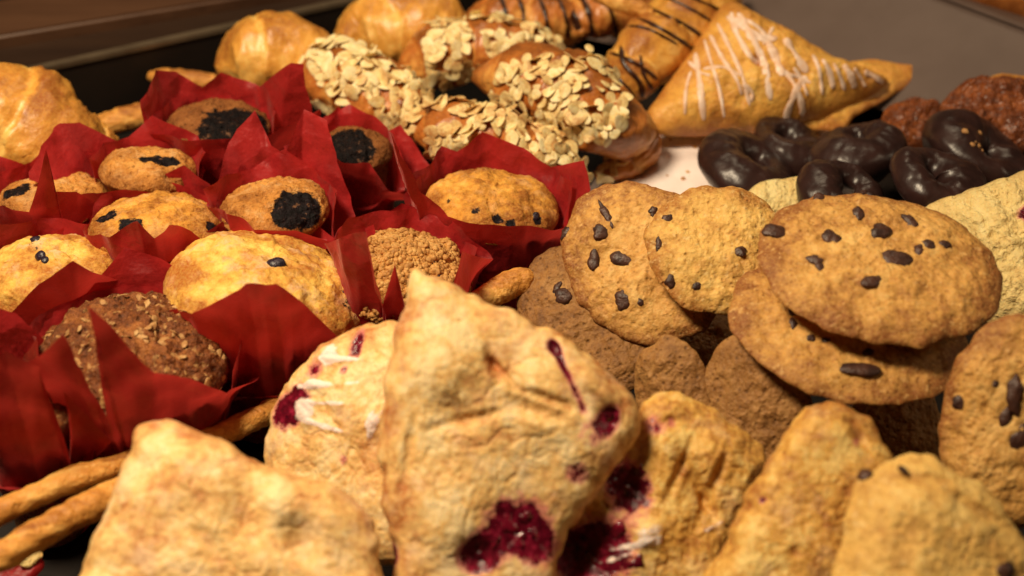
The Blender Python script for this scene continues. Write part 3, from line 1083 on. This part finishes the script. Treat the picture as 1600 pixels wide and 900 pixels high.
up = (0, 0, 1)
muffin('dark chocolate topped muffin in tall red paper at the back of the muffins', 'muffin_choc', 340, 196, 84, .062, (.05, -.1, 1),
       [(214, 205, 'b', 1.3), (222, 160, 'b', 1.3), (244, 110, 'b', 1.35), (275, 112, 'b', 1.3), (335, 150, 'b', 1.1), (385, 150, 'b', 1.1), (455, 98, 'b', 1.3),
        (475, 100, 'b', 1.35), (498, 170, 'b', 1.35), (490, 225, 'f', 1.3), (420, 212, 'f', 1.15), (350, 216, 'f', 1.12), (290, 214, 'f', 1.12), (235, 225, 'f', 1.2)],
       [], 1., .4, [(370, 185, 55, -.0015, {'berry': 1.3}), (310, 200, 20, -.001, {'berry': .3})])
muffin('small tan muffin with a dark seam in red paper, below the back left roll', 'muffin_tan', 232, 262, 78, .064, (.1, .0, 1),
       [(60, 275, 'f', 1.7), (75, 225, 'b', 1.9), (102, 192, 'b', 1.8), (130, 192, 'b', 1.6), (205, 232, 'b', 1.15), (255, 235, 'b', 1.1), (305, 252, 'b', 1.15), (318, 290, 'f', 1.2),
        (250, 300, 'f', 1.1), (195, 295, 'f', 1.15), (165, 300, 'f', 1.3), (120, 300, 'f', 1.6)],
       [], 2., .4, [(250, 243, 20, -.001, {'berry': .9}), (225, 240, 12, -.001, {'berry': .7}), (275, 248, 12, -.001, {'berry': .7})])
muffin('sugared muffin sunk in red paper at the left border', 'muffin_tan', 82, 312, 92, .056, (0, 0, 1),
       [(-40, 300, 'b', 1.2), (5, 245, 'b', 1.2), (50, 262, 'b', 1.1), (130, 262, 'b', 1.1), (185, 290, 'b', 1.15), (192, 345, 'f', 1.2),
        (158, 322, 'f', 1.1), (120, 300, 'f', 1.12), (88, 300, 'f', 1.12), (72, 232, 'f', 1.2), (48, 320, 'f', 1.1), (10, 315, 'f', 1.1), (-20, 330, 'f', 1.1)],
       [], 3., .45, [(20, 292, 26, 0, {'berry': 1.1})])
muffin('orange golden muffin with dark blueberries at both ends in red paper', 'muffin_golden', 248, 352, 108, .062, (.08, 0, 1), inner=.35, ctrl=
       [(138, 345, 'b', 1.08), (160, 305, 'b', 1.08), (200, 296, 'b', 1.12), (288, 258, 'b', 1.3), (330, 285, 'b', 1.2), (352, 345, 'b', 1.12), (345, 400, 'f', 1.1),
        (300, 362, 'f', 1.1), (262, 345, 'f', 1.15), (240, 362, 'f', 1.1), (215, 344, 'f', 1.15), (170, 372, 'f', 1.12)],
       berries=[(345, 362, 9)], seed=4., dome=.45, spots=[(160, 335, 20, 0, {'berry': 1.0}), (200, 345, 22, -.001, {'berry': 1.0}), (225, 320, 10, 0, {'berry': .5}), (338, 352, 14, 0, {'berry': .9, 'brown': .6})])
muffin('sugary tan muffin with a large blueberry stain, centre back, in red paper', 'muffin_tan', 430, 322, 88, .066, (.0, -.05, 1),
       [(340, 308, 'b', 1.15), (354, 256, 'b', 1.3), (374, 203, 'b', 1.5), (400, 176, 'b', 1.55), (424, 232, 'b', 1.2), (446, 240, 'b', 1.15), (474, 172, 'b', 1.55), (508, 190, 'b', 1.5), (522, 255, 'b', 1.35), (558, 338, 'b', 1.4),
        (510, 372, 'f', 1.2), (455, 348, 'f', 1.12), (400, 350, 'f', 1.12), (355, 335, 'f', 1.15)],
       [], 5., .45, [(472, 316, 38, -.0018, {'berry': 1.4}), (440, 330, 20, 0, {'berry': .9})])
muffin('small near-black muffin with pale specks, hidden deep in red paper', 'muffin_choc', 552, 232, 66, .06, (0, 0, 1),
       [(455, 225, 'b', 1.4), (500, 198, 'b', 1.3), (528, 166, 'b', 1.4), (560, 200, 'b', 1.2), (606, 205, 'b', 1.2), (625, 195, 'b', 1.45), (672, 262, 'b', 1.7), (690, 330, 'f', 1.6),
        (600, 290, 'f', 1.3), (575, 250, 'f', 1.15), (520, 240, 'f', 1.15), (480, 270, 'f', 1.3)],
       [], 6., .5, [(535, 222, 45, -.0012, {'berry': 1.5})])
muffin('flat golden muffin with thin dark blueberry seams in spreading red paper beside the cookies', 'muffin_golden', 768, 318, 108, .058, (.12, -.05, 1),
       [(640, 285, 'b', 1.2), (668, 262, 'b', 1.1), (690, 228, 'b', 1.3), (745, 246, 'b', 1.15), (800, 274, 'b', 1.1), (860, 262, 'b', 1.2), (908, 251, 'b', 1.35), (918, 295, 'b', 1.3),
        (884, 348, 'f', 1.15), (820, 352, 'f', 1.08), (750, 350, 'f', 1.08), (700, 338, 'f', 1.1), (660, 300, 'f', 1.25), (608, 208, 'f', 1.7)],
       [(838, 338, 10)], 7., .42, [(745, 325, 12, -.001, {'berry': .6}), (780, 335, 10, -.001, {'berry': 1.0}), (800, 342, 10, -.001, {'berry': 1.0}), (700, 305, 8, -.001, {'berry': .6}), (845, 338, 12, -.001, {'berry': .8}), (790, 340, 22, 0, {'brown': .3})])
muffin('yellow blueberry muffin with sugar crust at the left border in red paper', 'muffin_yellow', 82, 428, 112, .058, (.05, -.1, 1), inner=.35, ctrl=
       [(-60, 400, 'b', 1.2), (-20, 352, 'b', 1.1), (60, 345, 'b', 1.08), (150, 352, 'b', 1.08), (200, 405, 'b', 1.1), (218, 438, 'f', 1.2), (185, 436, 'f', 1.15),
        (112, 405, 'f', 1.25), (60, 445, 'f', 1.15), (18, 488, 'f', 1.15), (-40, 470, 'f', 1.1)],
       berries=[(62, 400, 11), (52, 376, 12), (70, 405, 8)], seed=8., dome=.5, spots=[(55, 380, 18, 0, {'berry': .4}), (150, 400, 45, 0, {'ice': .0, 'brown': .3})])
muffin('big bright yellow muffin with two blueberries, middle of the muffins, in red paper', 'muffin_yellow', 414, 452, 160, .058, (.26, -.05, 1), inner=.2, ctrl=
       [(250, 455, 'b', 1.08), (280, 390, 'b', 1.08), (355, 345, 'b', 1.15), (372, 334, 'b', 1.2), (420, 352, 'b', 1.1), (462, 330, 'b', 1.2), (525, 378, 'b', 1.12), (580, 352, 'b', 1.3), (598, 430, 'b', 1.2),
        (580, 505, 'f', 1.1), (530, 528, 'f', 1.1), (470, 470, 'f', 1.08), (430, 440, 'f', 1.12), (385, 432, 'f', 1.14), (345, 455, 'f', 1.08), (305, 482, 'f', 1.08)],
       berries=[(430, 411, 15), (549, 464, 12), (557, 478, 12), (540, 455, 8)], seed=9., dome=.5, spots=[(418, 405, 26, .0, {'ice': .35}), (552, 468, 20, -.001, {'berry': .5}), (350, 415, 60, 0, {'brown': -.3}), (470, 400, 50, 0, {'brown': .35}), (300, 440, 40, 0, {'brown': .2})])
muffin('crumb topped blueberry muffin behind the apex of the central turnover', 'muffin_tan', 632, 432, 108, .056, (.1, -.15, 1),
       [(522, 378, 'b', 1.1), (545, 340, 'b', 1.05), (640, 330, 'b', 1.05), (720, 355, 'b', 1.08), (757, 405, 'b', 1.25), (722, 392, 'f', 1.15), (708, 440, 'f', 1.15), (680, 480, 'f', 1.1),
        (640, 500, 'f', 1.08), (600, 470, 'f', 1.08), (618, 398, 'f', 1.15), (592, 440, 'f', 1.1), (578, 352, 'f', 1.15), (530, 372, 'f', 1.2)],
       [(722, 384, 9), (688, 430, 8), (678, 412, 6)], 10., .55, [], ('crumb_topping', 'crumb', 1700, .0012, .8, 1.1), 1.6)
muffin('dark brown bran muffin with oat flakes, lower left, in red paper', 'muffin_bran', 212, 552, 150, .06, (.12, -.1, 1),
       [(50, 560, 'f', 1.16), (66, 505, 'b', 1.06), (150, 460, 'b', 1.05), (240, 450, 'b', 1.05), (318, 470, 'b', 1.15), (352, 500, 'b', 1.12), (400, 575, 'b', 1.25), (350, 612, 'f', 1.12),
        (290, 582, 'f', 1.12), (235, 567, 'f', 1.15), (168, 650, 'f', 1.1), (137, 478, 'f', 1.3), (98, 522, 'f', 1.22)],
       [], 11., .5, [], ('oat_flakes', 'oats', 130, .0014, .22, 1.7), 2.2)
muffin('mostly hidden brown muffin wrapped in red paper in the lower left corner', 'muffin_bran', 48, 640, 86, .058, (0, 0, 1),
       [(-60, 600, 'b', 1.2), (-20, 478, 'b', 1.5), (25, 490, 'b', 1.4), (68, 530, 'b', 1.3), (128, 640, 'b', 1.15), (170, 690, 'f', 1.6), (110, 720, 'f', 1.2), (100, 612, 'f', 1.15),
        (60, 572, 'f', 1.2), (5, 548, 'f', 1.25), (-40, 600, 'f', 1.2)],
       [], 12., .45)


# ================================================================== CROISSANTS, ROLLS
def px_path(pts):
    return [P(a, b, z) for a, b, z in pts]


def croissant(name, label, mat, pts, rad_px, seed, almonds=0, squash=.85, segs=5, seg_amp=.12, group=None, drizzles=(), cat='croissant', twist=.0, mind=.0052, keep=None, layers=0.0003, brown=0., lump=.0022):
    W = px_path(pts)
    c = np.mean(W, 0)
    t = thing(name, label, cat, (c[0], c[1], max(0.0, c[2] - .03)), group)
    rad = [r * mpp(w) for r, w in zip(rad_px, W)]
    d = sweep('crust', t, mat, W, rad, squash, 110, 64, seed, lump, .022, segs, seg_amp, twist, layers=layers, brown=brown)
    tr_ = bvh(d)
    if almonds:
        mind = .0034
        sm_ = surf_samples(d, 240, lambda q, k: (k[2] * .6 - k[1] * .55 > .22) and gn(np.array([q]) / .012 + seed)[0] > -.14 and (keep is None or keep(q)), mind, int(seed))
        r = random.Random(int(seed))
        sm_.sort(key=lambda q: q[0][1])
        rest = sm_[99:]
        VV, FF, BB = [], [], []
        for q, k in rest:
            me_ = r.choice(FLAKES)
            u_, v_, w_ = frame(nrm(k + np.array([r.gauss(0, .33), r.gauss(0, .33), r.gauss(0, .2)])))
            th_ = r.uniform(0, 6.28)
            u2, v2 = u_ * math.cos(th_) + v_ * math.sin(th_), -u_ * math.sin(th_) + v_ * math.cos(th_)
            co = np.array([w.co for w in me_.vertices]) * r.uniform(.8, 1.2)
            b0 = len(VV)
            VV += list(q + k * r.uniform(.0004, .0022) + co[:, :1] * u2 + co[:, 1:2] * v2 + co[:, 2:] * w_)
            FF += [tuple(b0 + i for i in p_.vertices) for p_ in me_.polygons]
            BB += [w.value for w in me_.attributes['brown'].data]
        if VV:
            o = mesh('almond_flakes', VV, FF, 'almond', t, True, {'brown': BB})
            o['kind'] = 'stuff'
        for q, k in sm_[:99]:
            o = bpy.data.objects.new('almond_flake', r.choice(FLAKES))
            COL.objects.link(o)
            o.parent = t
            kk = nrm(k + np.array([r.gauss(0, .33), r.gauss(0, .33), r.gauss(0, .2)]))
            z = Vector(kk)
            rot = z.to_track_quat('Z', 'Y').to_matrix().to_4x4() @ Matrix.Rotation(r.uniform(0, 6.28), 4, 'Z')
            s = r.uniform(.6, 1.25)
            loc_ = q + k * r.uniform(.0004, .0022) - np.array(t.location)
            o.matrix_local = Matrix.Translation(Vector(loc_)) @ rot @ Matrix.Scale(s, 4)
    for i, l in enumerate(drizzles):
        strand('chocolate_drizzle', t, 'drizzle', tr_, l[1:], l[0], .0009, i + seed)
    return t


def make_flake(seed):
    r = np.random.default_rng(seed)
    a, b, h = .0045 * r.uniform(.85, 1.15), .0031 * r.uniform(.85, 1.15), .00032
    V, br = [], []
    nu, nv = 22, 9
    cx, cy = r.uniform(-30, 30), r.uniform(-30, 30)
    for i in range(nv):
        t = math.pi * i / (nv - 1)
        s = math.sin(t) ** .6
        for j in range(nu):
            q = 2 * math.pi * j / nu
            x = a * s * math.cos(q)
            y = b * s * math.sin(q) * (1 - .28 * math.cos(q))
            V.append((x, y, h * math.cos(t) + cx * x * x + cy * y * y))
            br.append(.9 if s > .97 else 0.0)
    me = bpy.data.meshes.new('almond_flake')
    me.from_pydata(V, [], grid_faces(nv, nu))
    me.polygons.foreach_set('use_smooth', [True] * len(me.polygons))
    me.materials.append(M['almond'])
    for k, v in (('brown', br), ('berry', [0] * len(V)), ('ice', [0] * len(V))):
        at = me.attributes.new(k, 'FLOAT', 'POINT')
        at.data.foreach_set('value', v)
    return me


FLAKES = [make_flake(s) for s in range(6)]

croissant('bread_roll', 'big golden croissant roll at the left border behind the muffins', 'croissant',
          [(-170, 215, .05), (-90, 195, .058), (10, 190, .06), (90, 220, .05), (160, 245, .035), (195, 262, .03)], [20, 90, 104, 88, 48, 14], 51., segs=4, seg_amp=.08, twist=.6, layers=.0007, group='golden rolls', cat='roll')
croissant('bread_roll', 'smooth golden roll standing alone by the tray rim', 'croissant', [(338, 108, .05), (375, 95, .052), (430, 88, .055), (480, 85, .055), (522, 80, .05)],
          [8, 54, 68, 56, 10], 52., segs=2, seg_amp=.05, twist=.4, squash=1.0, group='golden rolls', cat='roll', brown=-.05)
croissant('bread_roll', 'golden roll at the top edge next to the almond croissants', 'croissant', [(530, 75, .05), (565, 55, .052), (630, 45, .055), (690, 45, .055), (735, 50, .05)],
          [8, 50, 62, 54, 10], 53., segs=2, seg_amp=.05, twist=.4, squash=1.0, group='golden rolls', cat='roll')
AG = 'almond croissants'
croissant('chocolate_croissant', 'chocolate drizzled croissant at the top edge behind the almond croissants', 'croissant_dark',
          [(725, 30, .05), (770, 25, .055), (830, 28, .055), (890, 40, .05), (915, 50, .05)], [8, 38, 44, 36, 8], 61., segs=4, seg_amp=.1, group='chocolate drizzled croissants',
          drizzles=[(.0028, (800, -20), (815, 10), (820, 40), (830, 65)), (.0024, (860, -20), (880, 15), (890, 60)), (.003, (780, -10), (790, 20), (785, 50)), (.0024, (835, -15), (850, 15), (858, 60))])
croissant('chocolate_croissant', 'small chocolate drizzled croissant with a dark streak, top centre', 'croissant_dark',
          [(880, 60, .045), (910, 30, .052), (960, 15, .055), (1010, 30, .05), (1030, 60, .045)], [8, 40, 46, 38, 8], 62., segs=4, seg_amp=.1, group='chocolate drizzled croissants',
          drizzles=[(.006, (870, -5), (895, 25), (905, 60)), (.003, (905, -10), (920, 20), (925, 55)), (.002, (960, -20), (985, 10), (1010, 50)), (.002, (930, -20), (955, 20), (965, 60))])
croissant('chocolate_croissant', 'long croissant with many thin chocolate lines beside the iced turnover', 'croissant',
          [(1150, -20, .06), (1110, 10, .062), (1060, 45, .062), (1005, 90, .058), (975, 140, .045), (975, 165, .035)], [8, 48, 62, 56, 36, 8], 63., segs=6, seg_amp=.1, brown=.1,
          group='chocolate drizzled croissants',
          drizzles=[(.0022, (960, 20), (1000, 30), (1050, 55), (1100, 90)), (.002, (990, 5), (1030, 20), (1080, 45), (1110, 70)), (.0024, (940, 50), (985, 60), (1030, 85), (1070, 115)),
                    (.0018, (1020, -10), (1060, 5), (1105, 30), (1130, 50)), (.002, (930, 75), (975, 90), (1010, 110), (1045, 140)), (.0018, (1050, -20), (1100, 5), (1150, 25)),
                    (.0026, (970, 70), (975, 100), (1000, 130), (1005, 165)), (.0024, (950, 100), (965, 120), (985, 145), (990, 170)), (.0016, (960, 40), (1010, 45), (1060, 70)), (.002, (1000, 85), (1005, 115), (1020, 140))])
croissant('almond_croissant', 'almond croissant fully covered in flakes, directly right of the dark muffin', 'croissant_dark',
          [(470, 95, .05), (510, 112, .055), (570, 140, .055), (630, 175, .05), (670, 210, .045)], [8, 52, 60, 50, 12], 64., 95, segs=4, group=AG, mind=.0045)
croissant('almond_croissant', 'almond croissant with a bare brown left end, at the back', 'croissant_dark',
          [(632, 120, .045), (665, 95, .055), (740, 78, .06), (820, 78, .06), (880, 90, .05)], [14, 52, 54, 46, 8], 65., 80, segs=4, group=AG, keep=lambda q: q[0] > P(672, 90, .06)[0])
croissant('almond_croissant', 'largest almond croissant with glossy brown back and curled bare tip', 'croissant_dark',
          [(745, 118, .058), (800, 122, .064), (870, 135, .066), (940, 180, .058), (990, 220, .04), (985, 255, .03), (930, 275, .026)], [12, 52, 66, 62, 48, 28, 10], 66., 95, segs=6, seg_amp=.16, group=AG,
          keep=lambda q: q[0] < P(975, 200, .05)[0] and not (q[1] > P(870, 100, .08)[1] and q[0] < P(900, 100, .07)[0]))
croissant('almond_croissant', 'front almond croissant touching the red muffin paper', 'croissant_dark',
          [(640, 200, .045), (690, 205, .052), (760, 215, .055), (830, 240, .05), (890, 275, .04), (915, 295, .03)], [14, 46, 54, 50, 34, 8], 67., 95, segs=5, group=AG, mind=.0048)

# breadsticks
def stick(label, pts, rad_px, seed, name='breadstick'):
    return croissant(name, label, 'bread', pts, rad_px, seed, segs=2, seg_amp=.03, twist=1.0, squash=.95, group='baked breadsticks', cat='breadstick', layers=.0002, lump=.0011)


stick('thin breadstick running under the red paper to the pink scone', [(-60, 822, .05), (0, 800, .05), (110, 752, .048), (230, 712, .044), (340, 680, .04), (430, 638, .036), (470, 620, .03)], [19, 20, 20, 19, 19, 20, 12], 71.)
stick('thicker breadstick along the lower left, in front of the other', [(-60, 897, .054), (0, 868, .054), (90, 817, .052), (190, 767, .048), (250, 740, .044)], [25, 26, 26, 24, 16], 72.)
stick('short golden breadstick end between muffin paper and cookies', [(700, 500, .05), (745, 475, .052), (790, 450, .054), (822, 438, .055), (832, 434, .055)], [20, 22, 24, 22, 8], 73.)
stick('striped breadstick behind the tan muffin at the left', [(130, 205, .03), (180, 190, .035), (240, 176, .035), (300, 165, .03)], [14, 18, 20, 14], 74.)
stick('dark breadstick end poking out behind the tall red paper', [(235, 118, .035), (260, 122, .036), (300, 125, .036), (350, 130, .034)], [8, 14, 14, 12], 75.)
stick('breadstick at the very top between the drizzled croissants', [(925, -12, .08), (960, 2, .08), (1000, 12, .078), (1020, 25, .075)], [10, 13, 13, 8], 76.)

# ================================================================== ICED TURNOVER
pt = P(1190, 125, .05)
nT = (.12, -.55, 1)
T7 = thing('iced_turnover', 'large golden triangular turnover with white icing drizzle by the taupe panel', 'turnover', (pt[0], pt[1], 0))
ptf = P(1330, 160, .038)
fl = slab('lower_flap', T7, 'puff', [(1150, 180), (1290, 205), (1350, 175), (1430, 128), (1437, 108), (1405, 100), (1340, 95), (1250, 120)], ptf, (.1, -.4, 1), .005, edge_pow=4, seed=81., N=200, R=50, brown_edge=.7, brown_pow=6)
td_ = slab('crust', T7, 'puff', [(1006, 188), (1030, 150), (1080, 80), (1118, 22), (1142, 10), (1175, 28), (1230, 55), (1290, 90), (1345, 112), (1388, 130), (1340, 160), (1280, 186), (1220, 202), (1100, 212), (1030, 210)],
           pt, nT, .014, edge_pow=3, dome=.008, seed=82., lump=.003, mid=.001, N=280, R=100, brown_edge=.6, brown_pow=6, stripes=(.02, .0009, 1.2),
           spots=[(1178, 110, 9, -.004, {'brown': 1.6})])
tr7 = bvh(td_)
zig = [[(1142, 18), (1150, 50), (1172, 88), (1185, 100)], [(1120, 35), (1140, 75), (1160, 120), (1172, 168)], [(1152, 18), (1175, 60), (1192, 95), (1205, 160)], [(1100, 60), (1112, 100), (1124, 140), (1132, 186)],
       [(1086, 82), (1092, 120), (1100, 190)], [(1108, 52), (1128, 90), (1150, 122), (1160, 150)], [(1135, 25), (1160, 40), (1190, 60), (1215, 58)], [(1075, 95), (1092, 112), (1110, 118)], [(1165, 30), (1190, 48), (1202, 70)],
       [(1098, 108), (1130, 105), (1160, 120)], [(1196, 60), (1210, 85), (1222, 120)], [(1208, 42), (1200, 58), (1192, 70)], [(1222, 108), (1240, 130), (1252, 160), (1254, 182)], [(1240, 105), (1252, 125), (1262, 150)],
       [(1260, 118), (1245, 140), (1232, 170), (1228, 190)], [(1218, 115), (1238, 118), (1268, 130)], [(1285, 92), (1296, 112), (1302, 140)], [(1302, 98), (1312, 118), (1320, 142)], [(1318, 100), (1330, 120), (1336, 138)],
       [(1334, 106), (1345, 122), (1352, 136)], [(1350, 112), (1366, 120), (1380, 130)], [(1270, 85), (1280, 110), (1285, 150)], [(1225, 60), (1240, 80), (1262, 115)], [(1080, 110), (1072, 140), (1070, 180)], [(1160, 130), (1175, 145), (1172, 160)]]
for i, l in enumerate(zig):
    strand('icing', T7, 'icing', tr7, l, (.0030, .0022, .0042, .0018)[i % 4], .0005, i)


# ================================================================== CHOCOLATE RINGS
def ring(label, cx, cy, rmaj, rmin, z, n, seed, asp=1.0, rot=0, gap=None):
    C = P(cx, cy, z)
    k = mpp(C)
    u, v, n = frame(nrm(n))
    N_, m = 120, 40
    V = []
    for i in range(N_):
        a = 2 * math.pi * i / N_
        cr, sr = math.cos(math.radians(rot)), math.sin(math.radians(rot))
        x, y = rmaj * math.cos(a), rmaj * asp * math.sin(a)
        d = u * (x * cr - y * sr) + v * (x * sr + y * cr)
        rad = nrm(d)
        rm = rmin * (1 + .26 * math.cos(a - seed * 2.1) + .1 * math.sin(2 * a + seed) + .03 * math.sin(5 * a + seed * 2))
        for j in range(m):
            b = 2 * math.pi * j / m
            V.append(C + k * (d + rad * rm * math.cos(b) + n * rm * .82 * math.sin(b)))
    V = np.array(V)
    V = V + np.outer(.0016 * fbm(V, .016, 2, seed) + .0005 * fbm(V, .004, 2, seed), n)
    f = []
    for i in range(N_):
        for j in range(m):
            a = i * m + j
            b = i * m + (j + 1) % m
            c = ((i + 1) % N_) * m + (j + 1) % m
            d = ((i + 1) % N_) * m + j
            f.append((a, d, c, b))
    loc_ = C - np.array([0, 0, .01])
    o = mesh('chocolate_ring', V, f, 'choc', None, True, None, loc_, True)
    tag(o, label, 'doughnut', 'chocolate coated rings')
    return o


ring('glossy chocolate ring lying lowest at the left of the chocolate group', 1172, 262, 58, 33, .042, (.25, .0, 1), 1., .8)
ring('chocolate ring behind the lowest left one, against the iced turnover', 1232, 228, 48, 29, .036, (.4, .05, 1), 2., .8)
ring('bumpy chocolate ring in the middle of the chocolate group', 1342, 234, 46, 36, .046, (-.2, .1, 1), 3., .8)
ring('partly hidden chocolate ring resting just behind the top cookie', 1318, 300, 48, 28, .052, (.2, -.1, 1), 4., .8)
ring('large chocolate ring with a clear dark hole above the top cookie', 1460, 286, 54, 36, .058, (.35, -.05, 1), 5., .8, 20)
rr_ = ring('chocolate ring with nut crumbs at the right border', 1532, 246, 54, 42, .048, (.45, .1, 1), 6., .8)
tr_ = bvh(rr_)
sm = []
for x, y in ((1525, 222), (1530, 228), (1508, 205), (1532, 208), (1520, 226), (1535, 235)):
    q, k = cast(tr_, x, y)
    if q is not None:
        sm.append((q, k))
o = bits('nut_crumbs', None, 'oats', sm, .0016, .5, 5)
if o:
    tag(o, 'pale nut crumbs stuck on the rightmost chocolate ring', 'crumbs')

# pale sugared pastries
pt = P(1590, 400, .05)
t = thing('pale_pastry', 'pale yellow sugared pastry behind the top cookie at the right border', 'pastry', (pt[0], pt[1], 0), 'pale sugared pastries')
slab('crust', t, 'pale', [(1440, 340), (1500, 305), (1560, 285), (1620, 270), (1700, 300), (1710, 480), (1640, 540), (1560, 520), (1500, 440)], pt, (-.1, -.5, 1), .014, edge_pow=3, dome=.006, seed=91.,
     lump=.003, mid=.0014, mid_wl=.005, stripes=(.011, .0006, .4), brown_edge=.2, N=260, R=90,
     spots=[(1600, 350, 16, .001, {'berry': 1.0})])
pt = P(1225, 312, .045)
t = thing('pale_pastry', 'small pale yellow pastry tip peeking between cookies and chocolate rings', 'pastry', (pt[0], pt[1], 0), 'pale sugared pastries')
slab('crust', t, 'pale', [(1160, 320), (1180, 290), (1215, 282), (1262, 276), (1290, 300), (1280, 345), (1200, 350)], pt, (0, -.5, 1), .007, edge_pow=3, seed=92., N=120, R=40, brown_edge=.1)

# nut tarts at upper right
pt = P(1560, 180, .05)
t = thing('nut_tart', 'brown nut tart with raised golden rim at the right border', 'tart', (pt[0], pt[1], 0), 'sticky nut tarts')
slab('filling', t, 'pecan', ellipse_px(1572, 182, 104, 54, 8, 16, .04, 3), pt, (-.1, -.4, 1), .010, edge_pow=4, seed=93., lump=.005, lump_wl=.016, mid=.002, mid_wl=.006, N=200, R=70, brown_edge=-.3)
W = [P(*q) for q in ((1470, 195, .04), (1495, 158, .05), (1535, 135, .054), (1590, 130, .054), (1650, 145, .05), (1680, 190, .045))]
sweep('pastry_rim', t, 'croissant', W, [.0026, .004, .0045, .0045, .004, .002], .9, 80, 24, 94., .001, .01)
pt = P(1435, 190, .035)
t = thing('nut_tart', 'dark reddish nut pastry between the iced turnover and the chocolate rings', 'tart', (pt[0], pt[1], 0), 'sticky nut tarts')
slab('filling', t, 'pecan', ellipse_px(1438, 196, 62, 34, 8, 14, .06, 5), pt, (0, -.3, 1), .009, edge_pow=3, seed=95., lump=.004, lump_wl=.016, mid=.002, mid_wl=.006, N=160, R=50, brown_edge=-.2)
# pastry beyond the panel
pt = P(1580, -15, .06)
t = thing('distant_pastry', 'reddish brown pastry beyond the taupe panel in the top right corner', 'pastry', (pt[0], pt[1], 0))
slab('crust', t, 'croissant_dark', ellipse_px(1600, -20, 120, 50, 12, 14, .06, 6), pt, (0, -.3, 1), .02, edge_pow=3, dome=.01, seed=96., N=160, R=50, lump=.005)
# red and yellow scrap in the corner
pt = P(40, 885, .01)
t = thing('paper_scrap', 'red and yellow paper scrap in the bottom left corner under the breadstick', 'paper', (pt[0], pt[1], 0))
slab('red_piece', t, 'tissue', [(-30, 900), (20, 875), (60, 870), (70, 885), (30, 920), (-30, 940)], pt, (0, -.2, 1), .002, seed=97., N=60, R=16)
slab('yellow_piece', t, 'pale', [(30, 885), (50, 868), (62, 864), (64, 872), (45, 888)], pt + [0, 0, .004], (0, -.2, 1), .0015, seed=98., N=60, R=14)

# ================================================================== LIGHT
w = bpy.data.worlds.new("World")
scene.world = w
w.use_nodes = True
w.node_tree.nodes['Background'].inputs[0].default_value = (1.0, .72, .45, 1)
w.node_tree.nodes['Background'].inputs[1].default_value = .02


def area(name, loc, target, size, power, col):
    l = bpy.data.lights.new(name, 'AREA')
    l.shape = 'DISK'
    l.size = size
    l.energy = power
    l.color = col
    o = bpy.data.objects.new(name, l)
    COL.objects.link(o)
    o.location = loc
    o.rotation_euler = (Vector(target) - Vector(loc)).to_track_quat('-Z', 'Y').to_euler()
    return o


area('key_lamp', (-.30, -.12, .74), (-.03, -.03, .05), .2, 8.2, (1, .80, .54))
area('overhead_fill', (.15, .55, .8), (.05, .15, .05), .3, 1.3, (1, .80, .54))  # weak overhead light added as fill
area('right_fill', (.9, -.1, .6), (.15, .1, .05), .3, 1.0, (1, .78, .52))  # small fill light added from the right

scene.view_settings.view_transform = 'Standard'
scene.view_settings.look = 'None'
scene.view_settings.exposure = 0
scene.view_settings.gamma = 1
